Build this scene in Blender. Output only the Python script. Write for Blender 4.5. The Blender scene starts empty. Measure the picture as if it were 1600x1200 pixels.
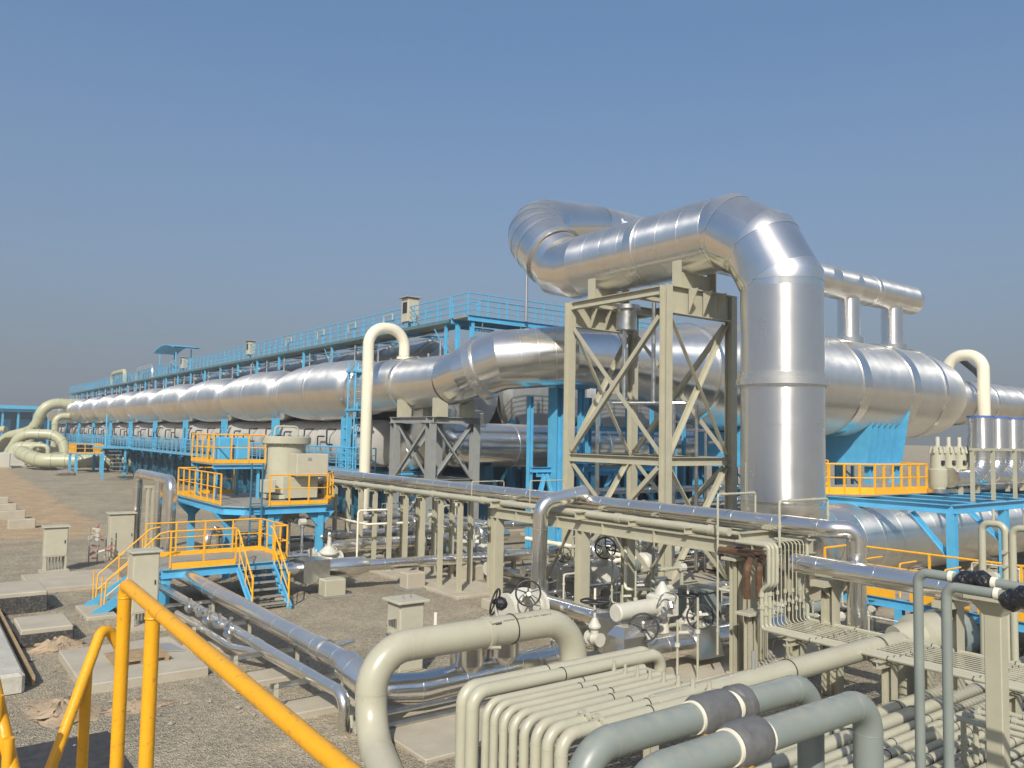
import bpy, math, random
from mathutils import Vector as V, Matrix
random.seed(7)
S = bpy.context.scene
# ------------------------------------------------------------------ camera
CAM = (0.0, 0.0, 5.5)
cd = bpy.data.cameras.new('camera'); cam = bpy.data.objects.new('camera', cd)
S.collection.objects.link(cam); S.camera = cam
cd.lens = 28.53; cd.sensor_width = 36; cd.clip_start = 0.1; cd.clip_end = 5000
rt = V((0.80046, -0.59911, 0.01807)); upv = V((-0.05321, -0.04099, 0.99774)); fw = V((0.59702, 0.79962, 0.06469))
cam.matrix_world = Matrix(((rt.x, upv.x, -fw.x, CAM[0]), (rt.y, upv.y, -fw.y, CAM[1]), (rt.z, upv.z, -fw.z, CAM[2]), (0, 0, 0, 1)))
# ------------------------------------------------------------------ sky, sun, exposure
SUN_EL = math.radians(37); TRAVEL = V((0.69, 0.725, 0)).normalized()
W = bpy.data.worlds.new('World'); S.world = W; W.use_nodes = True
nt = W.node_tree; bg = nt.nodes['Background']
sky = nt.nodes.new('ShaderNodeTexSky'); sky.sky_type = 'NISHITA'; sky.sun_disc = False
sky.sun_elevation = SUN_EL; sky.sun_rotation = math.atan2(-TRAVEL.x, -TRAVEL.y)
sky.altitude = 0; sky.air_density = 1.25; sky.dust_density = 3.2; sky.ozone_density = 3.0
SKY = 0.12
# dusty desert air: the same haze veil all round, thickest at the horizon
tc = nt.nodes.new('ShaderNodeTexCoord'); sxyz = nt.nodes.new('ShaderNodeSeparateXYZ'); nt.links.new(tc.outputs['Generated'], sxyz.inputs[0])
veil = nt.nodes.new('ShaderNodeValToRGB'); nt.links.new(sxyz.outputs['Z'], veil.inputs[0])
veil.color_ramp.elements[0].position = 0.0; veil.color_ramp.elements[0].color = (0.92, 0.92, 0.92, 1)
veil.color_ramp.elements[1].position = 0.62; veil.color_ramp.elements[1].color = (0.30, 0.30, 0.30, 1)
hz = nt.nodes.new('ShaderNodeValToRGB'); nt.links.new(sxyz.outputs['Z'], hz.inputs[0])
hz.color_ramp.elements[0].position = 0.0; hz.color_ramp.elements[0].color = (0.212, 0.234, 0.258, 1)
hz.color_ramp.elements[1].position = 0.45; hz.color_ramp.elements[1].color = (0.108, 0.212, 0.405, 1)
e_ = hz.color_ramp.elements.new(0.2); e_.color = (0.188, 0.256, 0.375, 1)
dv = nt.nodes.new('ShaderNodeVectorMath'); dv.operation = 'SCALE'; dv.inputs['Scale'].default_value = 1 / SKY; nt.links.new(hz.outputs[0], dv.inputs[0])
mxs = nt.nodes.new('ShaderNodeMixRGB'); nt.links.new(veil.outputs[0], mxs.inputs[0]); nt.links.new(sky.outputs[0], mxs.inputs[1]); nt.links.new(dv.outputs[0], mxs.inputs[2])
nt.links.new(mxs.outputs[0], bg.inputs[0]); bg.inputs[1].default_value = SKY
sd = bpy.data.lights.new('sun', 'SUN'); sun = bpy.data.objects.new('sun', sd); S.collection.objects.link(sun)
sd.energy = 4.4; sd.angle = math.radians(0.6); sd.color = (1, 0.95, 0.86)
ld = V((TRAVEL.x * math.cos(SUN_EL), TRAVEL.y * math.cos(SUN_EL), -math.sin(SUN_EL)))
sun.rotation_euler = ld.to_track_quat('-Z', 'Y').to_euler(); sun.location = (-20, -20, 40)
S.view_settings.view_transform = 'Standard'; S.view_settings.look = 'None'; S.view_settings.exposure = 0.15; S.view_settings.gamma = 1
S.view_settings.use_curve_mapping = False

# ------------------------------------------------------------------ materials
def mat(name, col, rough=0.5, metal=0.0, var=0.08, scale=3.0, bump=0.0, bscale=30.0, col2=None, spec=0.5, dust=0.0, top=0.0, scuff=0.0):
    m = bpy.data.materials.new(name); m.use_nodes = True; n = m.node_tree.nodes; l = m.node_tree.links
    p = n['Principled BSDF']; p.inputs['Roughness'].default_value = rough; p.inputs['Metallic'].default_value = metal
    p.inputs['Specular IOR Level'].default_value = spec
    g = n.new('ShaderNodeNewGeometry'); tx = n.new('ShaderNodeTexNoise'); tx.inputs['Scale'].default_value = scale; tx.inputs['Detail'].default_value = 6
    l.new(g.outputs['Position'], tx.inputs['Vector'])
    r = n.new('ShaderNodeValToRGB'); c2 = col2 or tuple(min(1, c * (1 + var)) for c in col); c1 = tuple(c * (1 - var) for c in col)
    r.color_ramp.elements[0].position = 0.3; r.color_ramp.elements[1].position = 0.7
    r.color_ramp.elements[0].color = (*c1, 1); r.color_ramp.elements[1].color = (*c2, 1)
    l.new(tx.outputs['Fac'], r.inputs['Fac'])
    out = r.outputs['Color']
    if dust:
        t3 = n.new('ShaderNodeTexNoise'); t3.inputs['Scale'].default_value = scale * 4; t3.inputs['Detail'].default_value = 8
        l.new(g.outputs['Position'], t3.inputs['Vector'])
        r3 = n.new('ShaderNodeValToRGB'); r3.color_ramp.elements[0].position = 0.5; r3.color_ramp.elements[1].position = 0.75
        r3.color_ramp.elements[0].color = (0, 0, 0, 1); r3.color_ramp.elements[1].color = (dust, dust, dust, 1)
        l.new(t3.outputs['Fac'], r3.inputs['Fac'])
        mx = n.new('ShaderNodeMixRGB'); mx.inputs[2].default_value = (0.36, 0.29, 0.2, 1)
        l.new(r3.outputs['Color'], mx.inputs[0]); l.new(out, mx.inputs[1]); out = mx.outputs[0]
    if top or scuff:
        t4 = n.new('ShaderNodeTexNoise'); t4.inputs['Scale'].default_value = 7 if top else 38; t4.inputs['Detail'].default_value = 6; l.new(g.outputs['Position'], t4.inputs['Vector'])
        r4 = n.new('ShaderNodeValToRGB'); r4.color_ramp.elements[0].position = 0.36 if top else 0.60; r4.color_ramp.elements[1].position = 0.66 if top else 0.70
        k4 = top or scuff; r4.color_ramp.elements[1].color = (k4, k4, k4, 1); l.new(t4.outputs['Fac'], r4.inputs['Fac']); fac = r4.outputs['Color']
        if top:
            sz = n.new('ShaderNodeSeparateXYZ'); l.new(g.outputs['Normal'], sz.inputs[0]); mr = n.new('ShaderNodeMapRange'); mr.inputs['From Min'].default_value = 0.35; mr.inputs['From Max'].default_value = 0.95; l.new(sz.outputs['Z'], mr.inputs['Value'])
            mm = n.new('ShaderNodeMath'); mm.operation = 'MULTIPLY'; l.new(fac, mm.inputs[0]); l.new(mr.outputs[0], mm.inputs[1]); fac = mm.outputs[0]
        m4 = n.new('ShaderNodeMixRGB'); m4.inputs[2].default_value = (0.40, 0.34, 0.25, 1) if top else (0.30, 0.16, 0.04, 1); l.new(fac, m4.inputs[0]); l.new(out, m4.inputs[1]); out = m4.outputs[0]
    l.new(out, p.inputs['Base Color'])
    rr = n.new('ShaderNodeMapRange'); rr.inputs['To Min'].default_value = rough * 0.75; rr.inputs['To Max'].default_value = min(1, rough * 1.25)
    l.new(tx.outputs['Fac'], rr.inputs['Value']); l.new(rr.outputs[0], p.inputs['Roughness'])
    if bump:
        t2 = n.new('ShaderNodeTexNoise'); t2.inputs['Scale'].default_value = bscale; t2.inputs['Detail'].default_value = 4
        l.new(g.outputs['Position'], t2.inputs['Vector'])
        b = n.new('ShaderNodeBump'); b.inputs['Strength'].default_value = bump; b.inputs['Distance'].default_value = 0.05
        l.new(t2.outputs['Fac'], b.inputs['Height']); l.new(b.outputs[0], p.inputs['Normal'])
    return m
M = {}
def alu(name, col, rough, dust, bump, axis=None):
    m = mat(name, col, rough, 1.0, 0.04, 1.3, bump, 2.0); n = m.node_tree.nodes; l = m.node_tree.links; p = n['Principled BSDF']
    g = n.new('ShaderNodeNewGeometry'); sx = n.new('ShaderNodeSeparateXYZ'); l.new(g.outputs['Normal'], sx.inputs[0])
    t = n.new('ShaderNodeTexNoise'); t.inputs['Scale'].default_value = 0.8; t.inputs['Detail'].default_value = 3; l.new(g.outputs['Position'], t.inputs['Vector'])
    a = n.new('ShaderNodeMapRange'); a.inputs['From Min'].default_value = 0.15; a.inputs['From Max'].default_value = 1.0; a.inputs['To Max'].default_value = dust * 1.6; a.inputs['To Min'].default_value = dust * 0.12
    l.new(sx.outputs['Z'], a.inputs['Value'])
    mu = n.new('ShaderNodeMath'); mu.operation = 'MULTIPLY'; mu.use_clamp = True; l.new(a.outputs[0], mu.inputs[0])
    b = n.new('ShaderNodeMapRange'); b.inputs['From Min'].default_value = 0.3; b.inputs['From Max'].default_value = 0.75; b.inputs['To Min'].default_value = 0.55; l.new(t.outputs['Fac'], b.inputs['Value']); l.new(b.outputs[0], mu.inputs[1])
    d = n.new('ShaderNodeBsdfDiffuse'); d.inputs['Color'].default_value = (0.42, 0.395, 0.34, 1)
    mx = n.new('ShaderNodeMixShader'); l.new(mu.outputs[0], mx.inputs[0]); l.new(p.outputs[0], mx.inputs[1]); l.new(d.outputs[0], mx.inputs[2])
    l.new(mx.outputs[0], n['Material Output'].inputs['Surface'])
    if axis:      # rolled sheet: the sheen spreads along the pipe's axis
        tg = n.new('ShaderNodeTangent'); tg.direction_type = 'RADIAL'; tg.axis = axis; l.new(tg.outputs[0], p.inputs['Tangent'])
        p.inputs['Anisotropic'].default_value = 0.92; p.inputs['Anisotropic Rotation'].default_value = 0.25
    return m
M['alu'] = alu('aluminium_cladding', (0.84, 0.82, 0.78), 0.19, 0.22, 0.03)
M['alu_far'] = alu('aluminium_cladding_dusty', (0.86, 0.84, 0.79), 0.33, 0.28, 0.02)
for ax_ in 'XYZ':
    M['alu_' + ax_] = alu('rolled_aluminium_' + ax_, (0.86, 0.845, 0.81), 0.30, 0.22, 0.02, ax_)
    M['far_' + ax_] = alu('rolled_dusty_aluminium_' + ax_, (0.86, 0.84, 0.79), 0.33, 0.30, 0.02, ax_)
M['alu_seam'] = alu('aluminium_seam', (0.86, 0.84, 0.80), 0.28, 0.25, 0.03)
M['galv'] = mat('galvanised_pipe', (0.62, 0.62, 0.60), 0.32, 1.0, 0.10, 6, 0.05, 8)
M['body'] = mat('bare_grey_vessel', (0.46, 0.46, 0.44), 0.38, 0.6, 0.10, 1.5, 0.05, 2, dust=0.3)
M['beige'] = mat('beige_steel_paint', (0.405, 0.385, 0.285), 0.42, 0, 0.06, 2, dust=0.25)
M['beige_pipe'] = mat('beige_pipe_paint', (0.40, 0.39, 0.295), 0.32, 0, 0.06, 1.2, dust=0.35, top=0.55)
M['cream'] = mat('cream_pipe_paint', (0.68, 0.64, 0.50), 0.32, 0, 0.03, 2, dust=0.08)
M['cabinet'] = mat('cabinet_paint', (0.45, 0.425, 0.325), 0.40, 0, 0.05, 2, dust=0.3)
M['green'] = mat('grey_green_coating', (0.205, 0.235, 0.215), 0.40, 0, 0.06, 2, dust=0.15, top=0.3)
M['greenbeige'] = mat('pale_green_beige_paint', (0.40, 0.40, 0.26), 0.40, 0, 0.06, 0.6, dust=0.2)
M['blue'] = mat('light_blue_steel_paint', (0.085, 0.375, 0.60), 0.42, 0, 0.08, 2, dust=0.10)
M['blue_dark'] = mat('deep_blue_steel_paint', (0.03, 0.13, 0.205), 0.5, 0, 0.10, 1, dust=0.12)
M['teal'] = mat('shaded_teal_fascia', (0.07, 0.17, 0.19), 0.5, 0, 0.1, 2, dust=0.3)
M['orange'] = mat('orange_handrail_paint', (0.79, 0.39, 0.02), 0.42, 0, 0.06, 4)
M['yellow'] = mat('yellow_handrail_paint', (0.70, 0.335, 0.010), 0.36, 0, 0.05, 12, 0.08, 60, scuff=0.55)
M['grey'] = mat('dark_grey_steel_paint', (0.255, 0.265, 0.255), 0.45, 0, 0.08, 2, dust=0.2)
M['black'] = mat('black_iron', (0.025, 0.025, 0.026), 0.5, 0, 0.2, 8)
M['wrap'] = mat('dark_grey_wrapping', (0.12, 0.12, 0.118), 0.5, 0, 0.12, 10, 0.2, 14)
M['plastic'] = mat('black_plastic_sheet', (0.018, 0.018, 0.020), 0.28, 0, 0.2, 8, 0.9, 16)
M['white'] = mat('white_valve_paint', (0.52, 0.505, 0.43), 0.45, 0, 0.05, 8, dust=0.25)
M['cloth'] = mat('white_tape', (0.72, 0.68, 0.55), 0.7, 0, 0.06, 8)
M['rust'] = mat('brown_primer', (0.11, 0.06, 0.032), 0.35, 0, 0.25, 8)
M['foam'] = mat('ochre_foam', (0.48, 0.24, 0.05), 0.8, 0, 0.2, 20, 0.6, 40)
M['concrete'] = mat('concrete', (0.405, 0.365, 0.285), 0.85, 0, 0.10, 1.5, 0.25, 25, dust=0.5, spec=0.25)
M['concrete_dark'] = mat('weathered_concrete', (0.22, 0.205, 0.175), 0.9, 0, 0.2, 2.5, 0.4, 18, spec=0.25)
M['wood'] = mat('pallet_wood', (0.34, 0.24, 0.13), 0.8, 0, 0.2, 6, 0.2, 40)
M['grate'] = mat('grey_deck_plate', (0.33, 0.32, 0.28), 0.6, 0.3, 0.1, 5, 0.3, 60)
M['bluetape'] = mat('blue_marker_paint', (0.05, 0.10, 0.35), 0.5)
M['pinktape'] = mat('red_barrier_tape', (0.55, 0.20, 0.20), 0.6)
M['yellowtape'] = mat('yellow_marker_paint', (0.75, 0.48, 0.05), 0.5)
M['blueglaze'] = mat('blue_rim', (0.06, 0.13, 0.42), 0.4)
M['sand'] = mat('sand_heap', (0.36, 0.275, 0.185), 0.95, 0, 0.15, 4, 0.6, 20, spec=0.1)
M['bitumen'] = mat('bitumen_coat', (0.045, 0.045, 0.043), 0.8, 0, 0.3, 4, 0.2, 15, dust=0.35)
M['ink'] = mat('stencil_ink', (0.08, 0.08, 0.07), 0.6)

def ground_mat():
    m = bpy.data.materials.new('gravel_ground'); m.use_nodes = True; n = m.node_tree.nodes; l = m.node_tree.links
    p = n['Principled BSDF']; p.inputs['Roughness'].default_value = 0.95; p.inputs['Specular IOR Level'].default_value = 0.15
    g = n.new('ShaderNodeNewGeometry')
    def noise(sc, det=5):
        t = n.new('ShaderNodeTexNoise'); t.inputs['Scale'].default_value = sc; t.inputs['Detail'].default_value = det
        l.new(g.outputs['Position'], t.inputs['Vector']); return t
    vo = n.new('ShaderNodeTexVoronoi'); vo.inputs['Scale'].default_value = 30; l.new(g.outputs['Position'], vo.inputs['Vector'])
    vo2 = n.new('ShaderNodeTexVoronoi'); vo2.inputs['Scale'].default_value = 6; l.new(g.outputs['Position'], vo2.inputs['Vector'])
    def ramp(src, a, b, p0=0.3, p1=0.7):
        r = n.new('ShaderNodeValToRGB'); r.color_ramp.elements[0].position = p0; r.color_ramp.elements[1].position = p1
        r.color_ramp.elements[0].color = (*a, 1); r.color_ramp.elements[1].color = (*b, 1); l.new(src, r.inputs['Fac']); return r
    def mix(f, a, b, mode='MIX'):
        x = n.new('ShaderNodeMixRGB'); x.blend_type = mode
        if isinstance(f, float): x.inputs[0].default_value = f
        else: l.new(f, x.inputs[0])
        l.new(a, x.inputs[1]); l.new(b, x.inputs[2]); return x.outputs[0]
    big = ramp(noise(0.22, 8).outputs['Fac'], (0.325, 0.287, 0.216), (0.425, 0.372, 0.275))
    sep = n.new('ShaderNodeSeparateColor'); l.new(vo.outputs['Color'], sep.inputs[0])
    stone = ramp(sep.outputs[0], (0.55, 0.55, 0.55), (1.35, 1.32, 1.28), 0.0, 1.0)
    col = mix(0.75, big.outputs[0], stone.outputs[0], 'MULTIPLY')
    # sand strip between two lines in X (rising with Y) on the left of the yard
    sx = n.new('ShaderNodeSeparateXYZ'); l.new(g.outputs['Position'], sx.inputs[0])
    def math_(op, a, b):
        x = n.new('ShaderNodeMath'); x.operation = op
        for i, v in enumerate((a, b)):
            if isinstance(v, (int, float)): x.inputs[i].default_value = v
            else: l.new(v, x.inputs[i])
        return x.outputs[0]
    wob = math_('MULTIPLY', math_('SUBTRACT', noise(0.35, 6).outputs['Fac'], 0.5), 2.4)
    edge = math_('ADD', math_('MULTIPLY', math_('SUBTRACT', sx.outputs['Y'], 50.0), 0.026), 9.6)
    d1 = math_('SUBTRACT', edge, math_('ADD', sx.outputs['X'], wob))
    d2 = math_('ADD', math_('SUBTRACT', sx.outputs['Y'], 45.0), math_('MULTIPLY', wob, 2.5))
    mk = math_('MINIMUM', math_('MULTIPLY', d1, 1.5), math_('MULTIPLY', d2, 0.4))
    cl = n.new('ShaderNodeClamp'); l.new(mk, cl.inputs[0])
    sand = ramp(noise(0.8, 8).outputs['Fac'], (0.43, 0.315, 0.19), (0.52, 0.39, 0.245))
    col = mix(cl.outputs[0], col, sand.outputs[0])
    # sandy spill patches in the near left
    pn = ramp(noise(0.45, 7).outputs['Fac'], (0, 0, 0), (1, 1, 1), 0.55, 0.66)
    left = n.new('ShaderNodeMapRange'); left.inputs['From Min'].default_value = 6.5; left.inputs['From Max'].default_value = 3.5
    l.new(sx.outputs['X'], left.inputs['Value'])
    col = mix(math_('MULTIPLY', pn.outputs[0], left.outputs[0]), col, sand.outputs[0])
    pt = ramp(noise(0.9, 9).outputs['Fac'], (0.87, 0.865, 0.86), (1.09, 1.08, 1.06), 0.35, 0.65); col = mix(1.0, col, pt.outputs[0], 'MULTIPLY')
    pt2 = ramp(noise(5.0, 4).outputs['Fac'], (0.86, 0.86, 0.86), (1.10, 1.10, 1.10), 0.3, 0.7); col = mix(1.0, col, pt2.outputs[0], 'MULTIPLY')
    l.new(col, p.inputs['Base Color'])
    b = n.new('ShaderNodeBump'); b.inputs['Strength'].default_value = 0.9; b.inputs['Distance'].default_value = 0.04
    h = math_('ADD', math_('MULTIPLY', vo.outputs['Distance'], 1.0), math_('MULTIPLY', vo2.outputs['Distance'], 0.8))
    l.new(h, b.inputs['Height']); l.new(b.outputs[0], p.inputs['Normal'])
    return m
M['ground'] = ground_mat()

# ------------------------------------------------------------------ mesh helpers
Z = V((0, 0, 1))
def basis(d, ref=Z):
    d = V(d).normalized(); ref = V(ref)
    if abs(d.dot(ref)) > 0.999: ref = V((0, 1, 0)) if abs(d.y) < 0.9 else V((1, 0, 0))
    s = d.cross(ref).normalized(); u = s.cross(d).normalized(); return d, s, u
class MB:
    def __init__(s): s.v = []; s.f = []
    def add(s, vs, fs):
        o = len(s.v); s.v += [tuple(v) for v in vs]; s.f += [tuple(i + o for i in f) for f in fs]; return s
    def box(s, lo, hi):
        (a, b, c), (d, e, f) = lo, hi
        return s.add([(a, b, c), (d, b, c), (d, e, c), (a, e, c), (a, b, f), (d, b, f), (d, e, f), (a, e, f)],
                     [(0, 3, 2, 1), (4, 5, 6, 7), (0, 1, 5, 4), (1, 2, 6, 5), (2, 3, 7, 6), (3, 0, 4, 7)])
    def extrude(s, p, q, prof, ref=Z):
        p, q = V(p), V(q); d, sd_, u = basis(q - p, ref); n = len(prof)
        vs = [p + sd_ * a + u * b for a, b in prof] + [q + sd_ * a + u * b for a, b in prof]
        fs = [(i, (i + 1) % n, n + (i + 1) % n, n + i) for i in range(n)] + [tuple(range(n - 1, -1, -1)), tuple(range(n, 2 * n))]
        return s.add(vs, fs)
    def beam(s, p, q, w, h, kind='I', ref=Z, t=None):
        W2, H2 = w / 2, h / 2; t = t or max(0.008, min(w, h) * 0.09); k = t / 2
        if kind == 'I': pr = [(-W2, -H2), (W2, -H2), (W2, -H2 + t), (k, -H2 + t), (k, H2 - t), (W2, H2 - t), (W2, H2), (-W2, H2), (-W2, H2 - t), (-k, H2 - t), (-k, -H2 + t), (-W2, -H2 + t)]
        elif kind == 'L': pr = [(-W2, -H2), (W2, -H2), (W2, -H2 + t), (-W2 + t, -H2 + t), (-W2 + t, H2), (-W2, H2)]
        elif kind == 'C': pr = [(-W2, -H2), (W2, -H2), (W2, -H2 + t), (-W2 + t, -H2 + t), (-W2 + t, H2 - t), (W2, H2 - t), (W2, H2), (-W2, H2)]
        else: pr = [(-W2, -H2), (W2, -H2), (W2, H2), (-W2, H2)]
        return s.extrude(p, q, pr, ref)
    def tube(s, pts, r, seg=14, caps=True, closed=False):
        P = [V(p) for p in pts]; n = len(P); R = r if isinstance(r, (list, tuple)) else [r] * n
        if closed: T = [(P[(i + 1) % n] - P[i - 1]).normalized() for i in range(n)]
        else:
            seg_d = [(P[i + 1] - P[i]).normalized() for i in range(n - 1)]
            T = [seg_d[0]] + [(seg_d[i - 1] + seg_d[i]).normalized() for i in range(1, n - 1)] + [seg_d[-1]]
        d, a, b = basis(T[0]); vs = []
        for i in range(n):
            if i:
                ax = T[i - 1].cross(T[i])
                if ax.length > 1e-7:
                    a = Matrix.Rotation(T[i - 1].angle(T[i]), 3, ax.normalized()) @ a
            b = T[i].cross(a).normalized(); a = b.cross(T[i]).normalized()
            k = 1.0; bis = None
            if not closed and 0 < i < n - 1:
                c = max(0.3, seg_d[i].dot(T[i])); k = 1 / c; e = (seg_d[i] - seg_d[i - 1])
                if e.length > 1e-6: bis = e.normalized()
            for j in range(seg):
                an = 2 * math.pi * j / seg; o = a * math.cos(an) * R[i] + b * math.sin(an) * R[i]
                if bis is not None and k > 1.0001: o += bis * (o.dot(bis) * (k - 1))
                vs.append(P[i] + o)
        fs = []
        for i in range(n if closed else n - 1):
            i2 = (i + 1) % n
            for j in range(seg):
                j2 = (j + 1) % seg; fs.append((i * seg + j, i * seg + j2, i2 * seg + j2, i2 * seg + j))
        if caps and not closed: fs += [tuple(range(seg - 1, -1, -1)), tuple(range((n - 1) * seg, n * seg))]
        return s.add(vs, fs)
    def ring(s, c, d, r, w, seg=24):
        c = V(c); d = V(d).normalized(); return s.tube([c - d * w / 2, c + d * w / 2], r, seg)
    def torus(s, c, d, R, r, seg=20, sub=8):
        d, a, b = basis(d); c = V(c)
        return s.tube([c + (a * math.cos(2 * math.pi * i / seg) + b * math.sin(2 * math.pi * i / seg)) * R for i in range(seg)], r, sub, closed=True)
def fillet(pts, R, n=7):
    P = [V(p) for p in pts]; out = [P[0]]
    for i in range(1, len(P) - 1):
        a = (P[i - 1] - P[i]); b = (P[i + 1] - P[i]); la, lb = a.length, b.length; a.normalize(); b.normalize()
        th = a.angle(b)
        if th > math.pi - 0.03: out.append(P[i]); continue
        t = min(R / math.tan(th / 2), la * 0.49 if i > 1 else la * 0.95, lb * 0.49 if i < len(P) - 2 else lb * 0.95); r = t * math.tan(th / 2)
        c = P[i] + (a + b).normalized() * (r / math.sin(th / 2)); s0 = P[i] + a * t - c; s1 = P[i] + b * t - c
        ang = s0.angle(s1); ax = s0.cross(s1).normalized()
        for k in range(n + 1): out.append(c + Matrix.Rotation(ang * k / n, 3, ax) @ s0)
    out.append(P[-1]); return out
LABELS = {}
def tag(o, label, cat, group=None):
    o['label'] = label; o['category'] = cat
    if group: o['group'] = group
    return o
def link_mesh(name, mb, m, parent=None, sharp=28):
    me = bpy.data.meshes.new(name); me.from_pydata(mb.v, [], mb.f); me.update()
    for p in me.polygons: p.use_smooth = True
    try: me.set_sharp_from_angle(angle=math.radians(sharp))
    except Exception: pass
    me.materials.append(M[m] if isinstance(m, str) else m)
    o = bpy.data.objects.new(name, me); S.collection.objects.link(o)
    if parent is not None:
        o.parent = parent
        if parent.parent is None: o.matrix_parent_inverse = Matrix.Translation(-parent.location)
    return o
def thing(name, label, cat, loc, group=None):
    o = bpy.data.objects.new(name, None); S.collection.objects.link(o); o.location = loc; o.empty_display_size = 0.2
    return tag(o, label, cat, group)
def struct(name, mb, m):
    o = link_mesh(name, mb, m); o['kind'] = 'structure'; return o
def stuff(name, mb, m, parent=None):
    o = link_mesh(name, mb, m, parent); o['kind'] = 'stuff'; return o
def B(p, q, w, h, kind='I', ref=Z, t=None): return MB().beam(p, q, w, h, kind, ref, t)
def T(pts, r, seg=12, **k): return MB().tube(pts, r, seg, **k)
def BX(lo, hi): return MB().box(lo, hi)
def bevel_box(lo, hi, b):
    mb = MB(); (a, c, e), (d, f, g) = lo, hi
    pr = [(a + b, c), (d - b, c), (d, c + b), (d, f - b), (d - b, f), (a + b, f), (a, f - b), (a, c + b)]
    vs = [(x, y, e) for x, y in pr] + [(x, y, g - b) for x, y in pr]
    cx, cy = (a + d) / 2, (c + f) / 2
    vs += [(x + (b if x < cx else -b), y + (b if y < cy else -b), g) for x, y in pr]
    n = 8; fs = [tuple(range(n - 1, -1, -1)), tuple(range(2 * n, 3 * n))]
    for k in (0, 1): fs += [(k * n + i, k * n + (i + 1) % n, (k + 1) * n + (i + 1) % n, (k + 1) * n + i) for i in range(n)]
    return mb.add(vs, fs)
def dist_pts(pts, step, start=None):
    P = [V(p) for p in pts]; acc = 0; out = []; nxt = start if start is not None else step / 2
    for i in range(len(P) - 1):
        L = (P[i + 1] - P[i]).length; d = (P[i + 1] - P[i]).normalized()
        while nxt <= acc + L: out.append((P[i] + d * (nxt - acc), d)); nxt += step
        acc += L
    return out
def pipe(name, label, pts, r, m, R=None, seg=16, band=None, bandw=0.03, bt=1.012, bandm=None, cat='pipe', group=None, n=7, bandname='band', start=None, weld=False):
    dense = fillet(pts, R if R is not None else r * 3, n) if (R is None or R > 0) else [V(p) for p in pts]
    t = thing(name, label, cat, V(pts[0]), group)
    link_mesh('pipe_run', T(dense, r, seg), m, t)
    if weld:
        k0 = 1
        for q in range(1, len(pts) - 1):
            for idx in (k0, k0 + n):
                if idx < len(dense) - 1:
                    d_ = (dense[idx + 1] - dense[idx - 1]).normalized(); link_mesh('weld_seam', MB().torus(dense[idx], d_, r * .998, max(.004, r * .022), max(seg, 16), 5), m, t)
            k0 += n + 1
    if band:
        for c, d in dist_pts(dense, band, start): link_mesh(bandname, MB().ring(c, d, r * bt, bandw, max(seg, 12)), bandm or m, t)
    return t
def rail(parent, path, m, h=1.1, r=0.022, step=1.5, toe=True, mids=(0.55,), closed=False, posts=True):
    P = [V(p) for p in path]
    if closed: P.append(P[0])
    link_mesh('handrail', T([p + Z * h for p in P], r * 1.1, 8), m, parent)
    for k in mids: link_mesh('midrail', T([p + Z * h * k for p in P], r * 0.8, 6), m, parent)
    for i in range(len(P) - 1):
        d = P[i + 1] - P[i]; k = max(1, round(d.length / step))
        for j in range(k + (1 if i == len(P) - 2 and not closed else 0)):
            a = P[i] + d * (j / k); link_mesh('post', B(a, a + Z * h, r * 1.9, r * 1.9, 'box'), m, parent)
        if toe: link_mesh('toe_board', B(P[i] + Z * 0.085, P[i + 1] + Z * 0.085, 0.012, 0.15, 'box'), m, parent)
def sheets(parent, a, b, r, n, m='alu', seg=56, sd=1, r2=None):
    a, b = V(a), V(b); rnd = random.Random(sd); d = (b - a).normalized()
    for k in range(n):
        p = a.lerp(b, k / n) - d * .03; q = a.lerp(b, (k + 1) / n); ra = r if r2 is None else r + (r2 - r) * k / n; rb = r if r2 is None else r + (r2 - r) * (k + 1) / n
        t = rnd.uniform(.002, .006)
        off = V((rnd.uniform(-1, 1), rnd.uniform(-1, 1), rnd.uniform(-1, 1))) * r * .0012
        link_mesh('cladding_sheet', T([p, q], [ra * (1.004 + t), rb * 1.004], seg, caps=True) if 0 else T([p + off, p + off + d * .004, p + off + d * .03, q + off], [ra * .99, ra * (1.004 + t), ra * (1.004 + t), rb * 1.0035], seg, caps=False), m, parent, 20)
        dd, u, w = basis(d); an = rnd.uniform(0, 6.28)
        lap = (u * math.cos(an) + w * math.sin(an)) * (ra * 1.006)
        link_mesh('lap_joint', B(p + lap + d * .05, q + lap - d * .04, .02, .012, 'box'), 'alu_seam', parent)
def gusset(a, b, c, n, th):
    a, b, c = V(a), V(b), V(c); n = V(n).normalized() * th / 2
    return MB().add([a - n, b - n, c - n, a + n, b + n, c + n], [(0, 1, 2), (5, 4, 3), (0, 3, 4, 1), (1, 4, 5, 2), (2, 5, 3, 0)])
def wheel_parts(parent, c, d, R, m='black', spokes=5, name='handwheel'):
    c = V(c); w = link_mesh(name, MB().torus(c, d, R, R * 0.075, 24, 8), m, parent)
    dd, a, b = basis(d)
    for k in range(spokes):
        an = 2 * math.pi * k / spokes + 0.3; e = (a * math.cos(an) + b * math.sin(an)) * R
        link_mesh('spoke', T([c, c + e], R * 0.055, 6), m, w)
    link_mesh('hub', MB().ring(c, d, R * 0.2, R * 0.3, 10), m, w)
    return w

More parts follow.
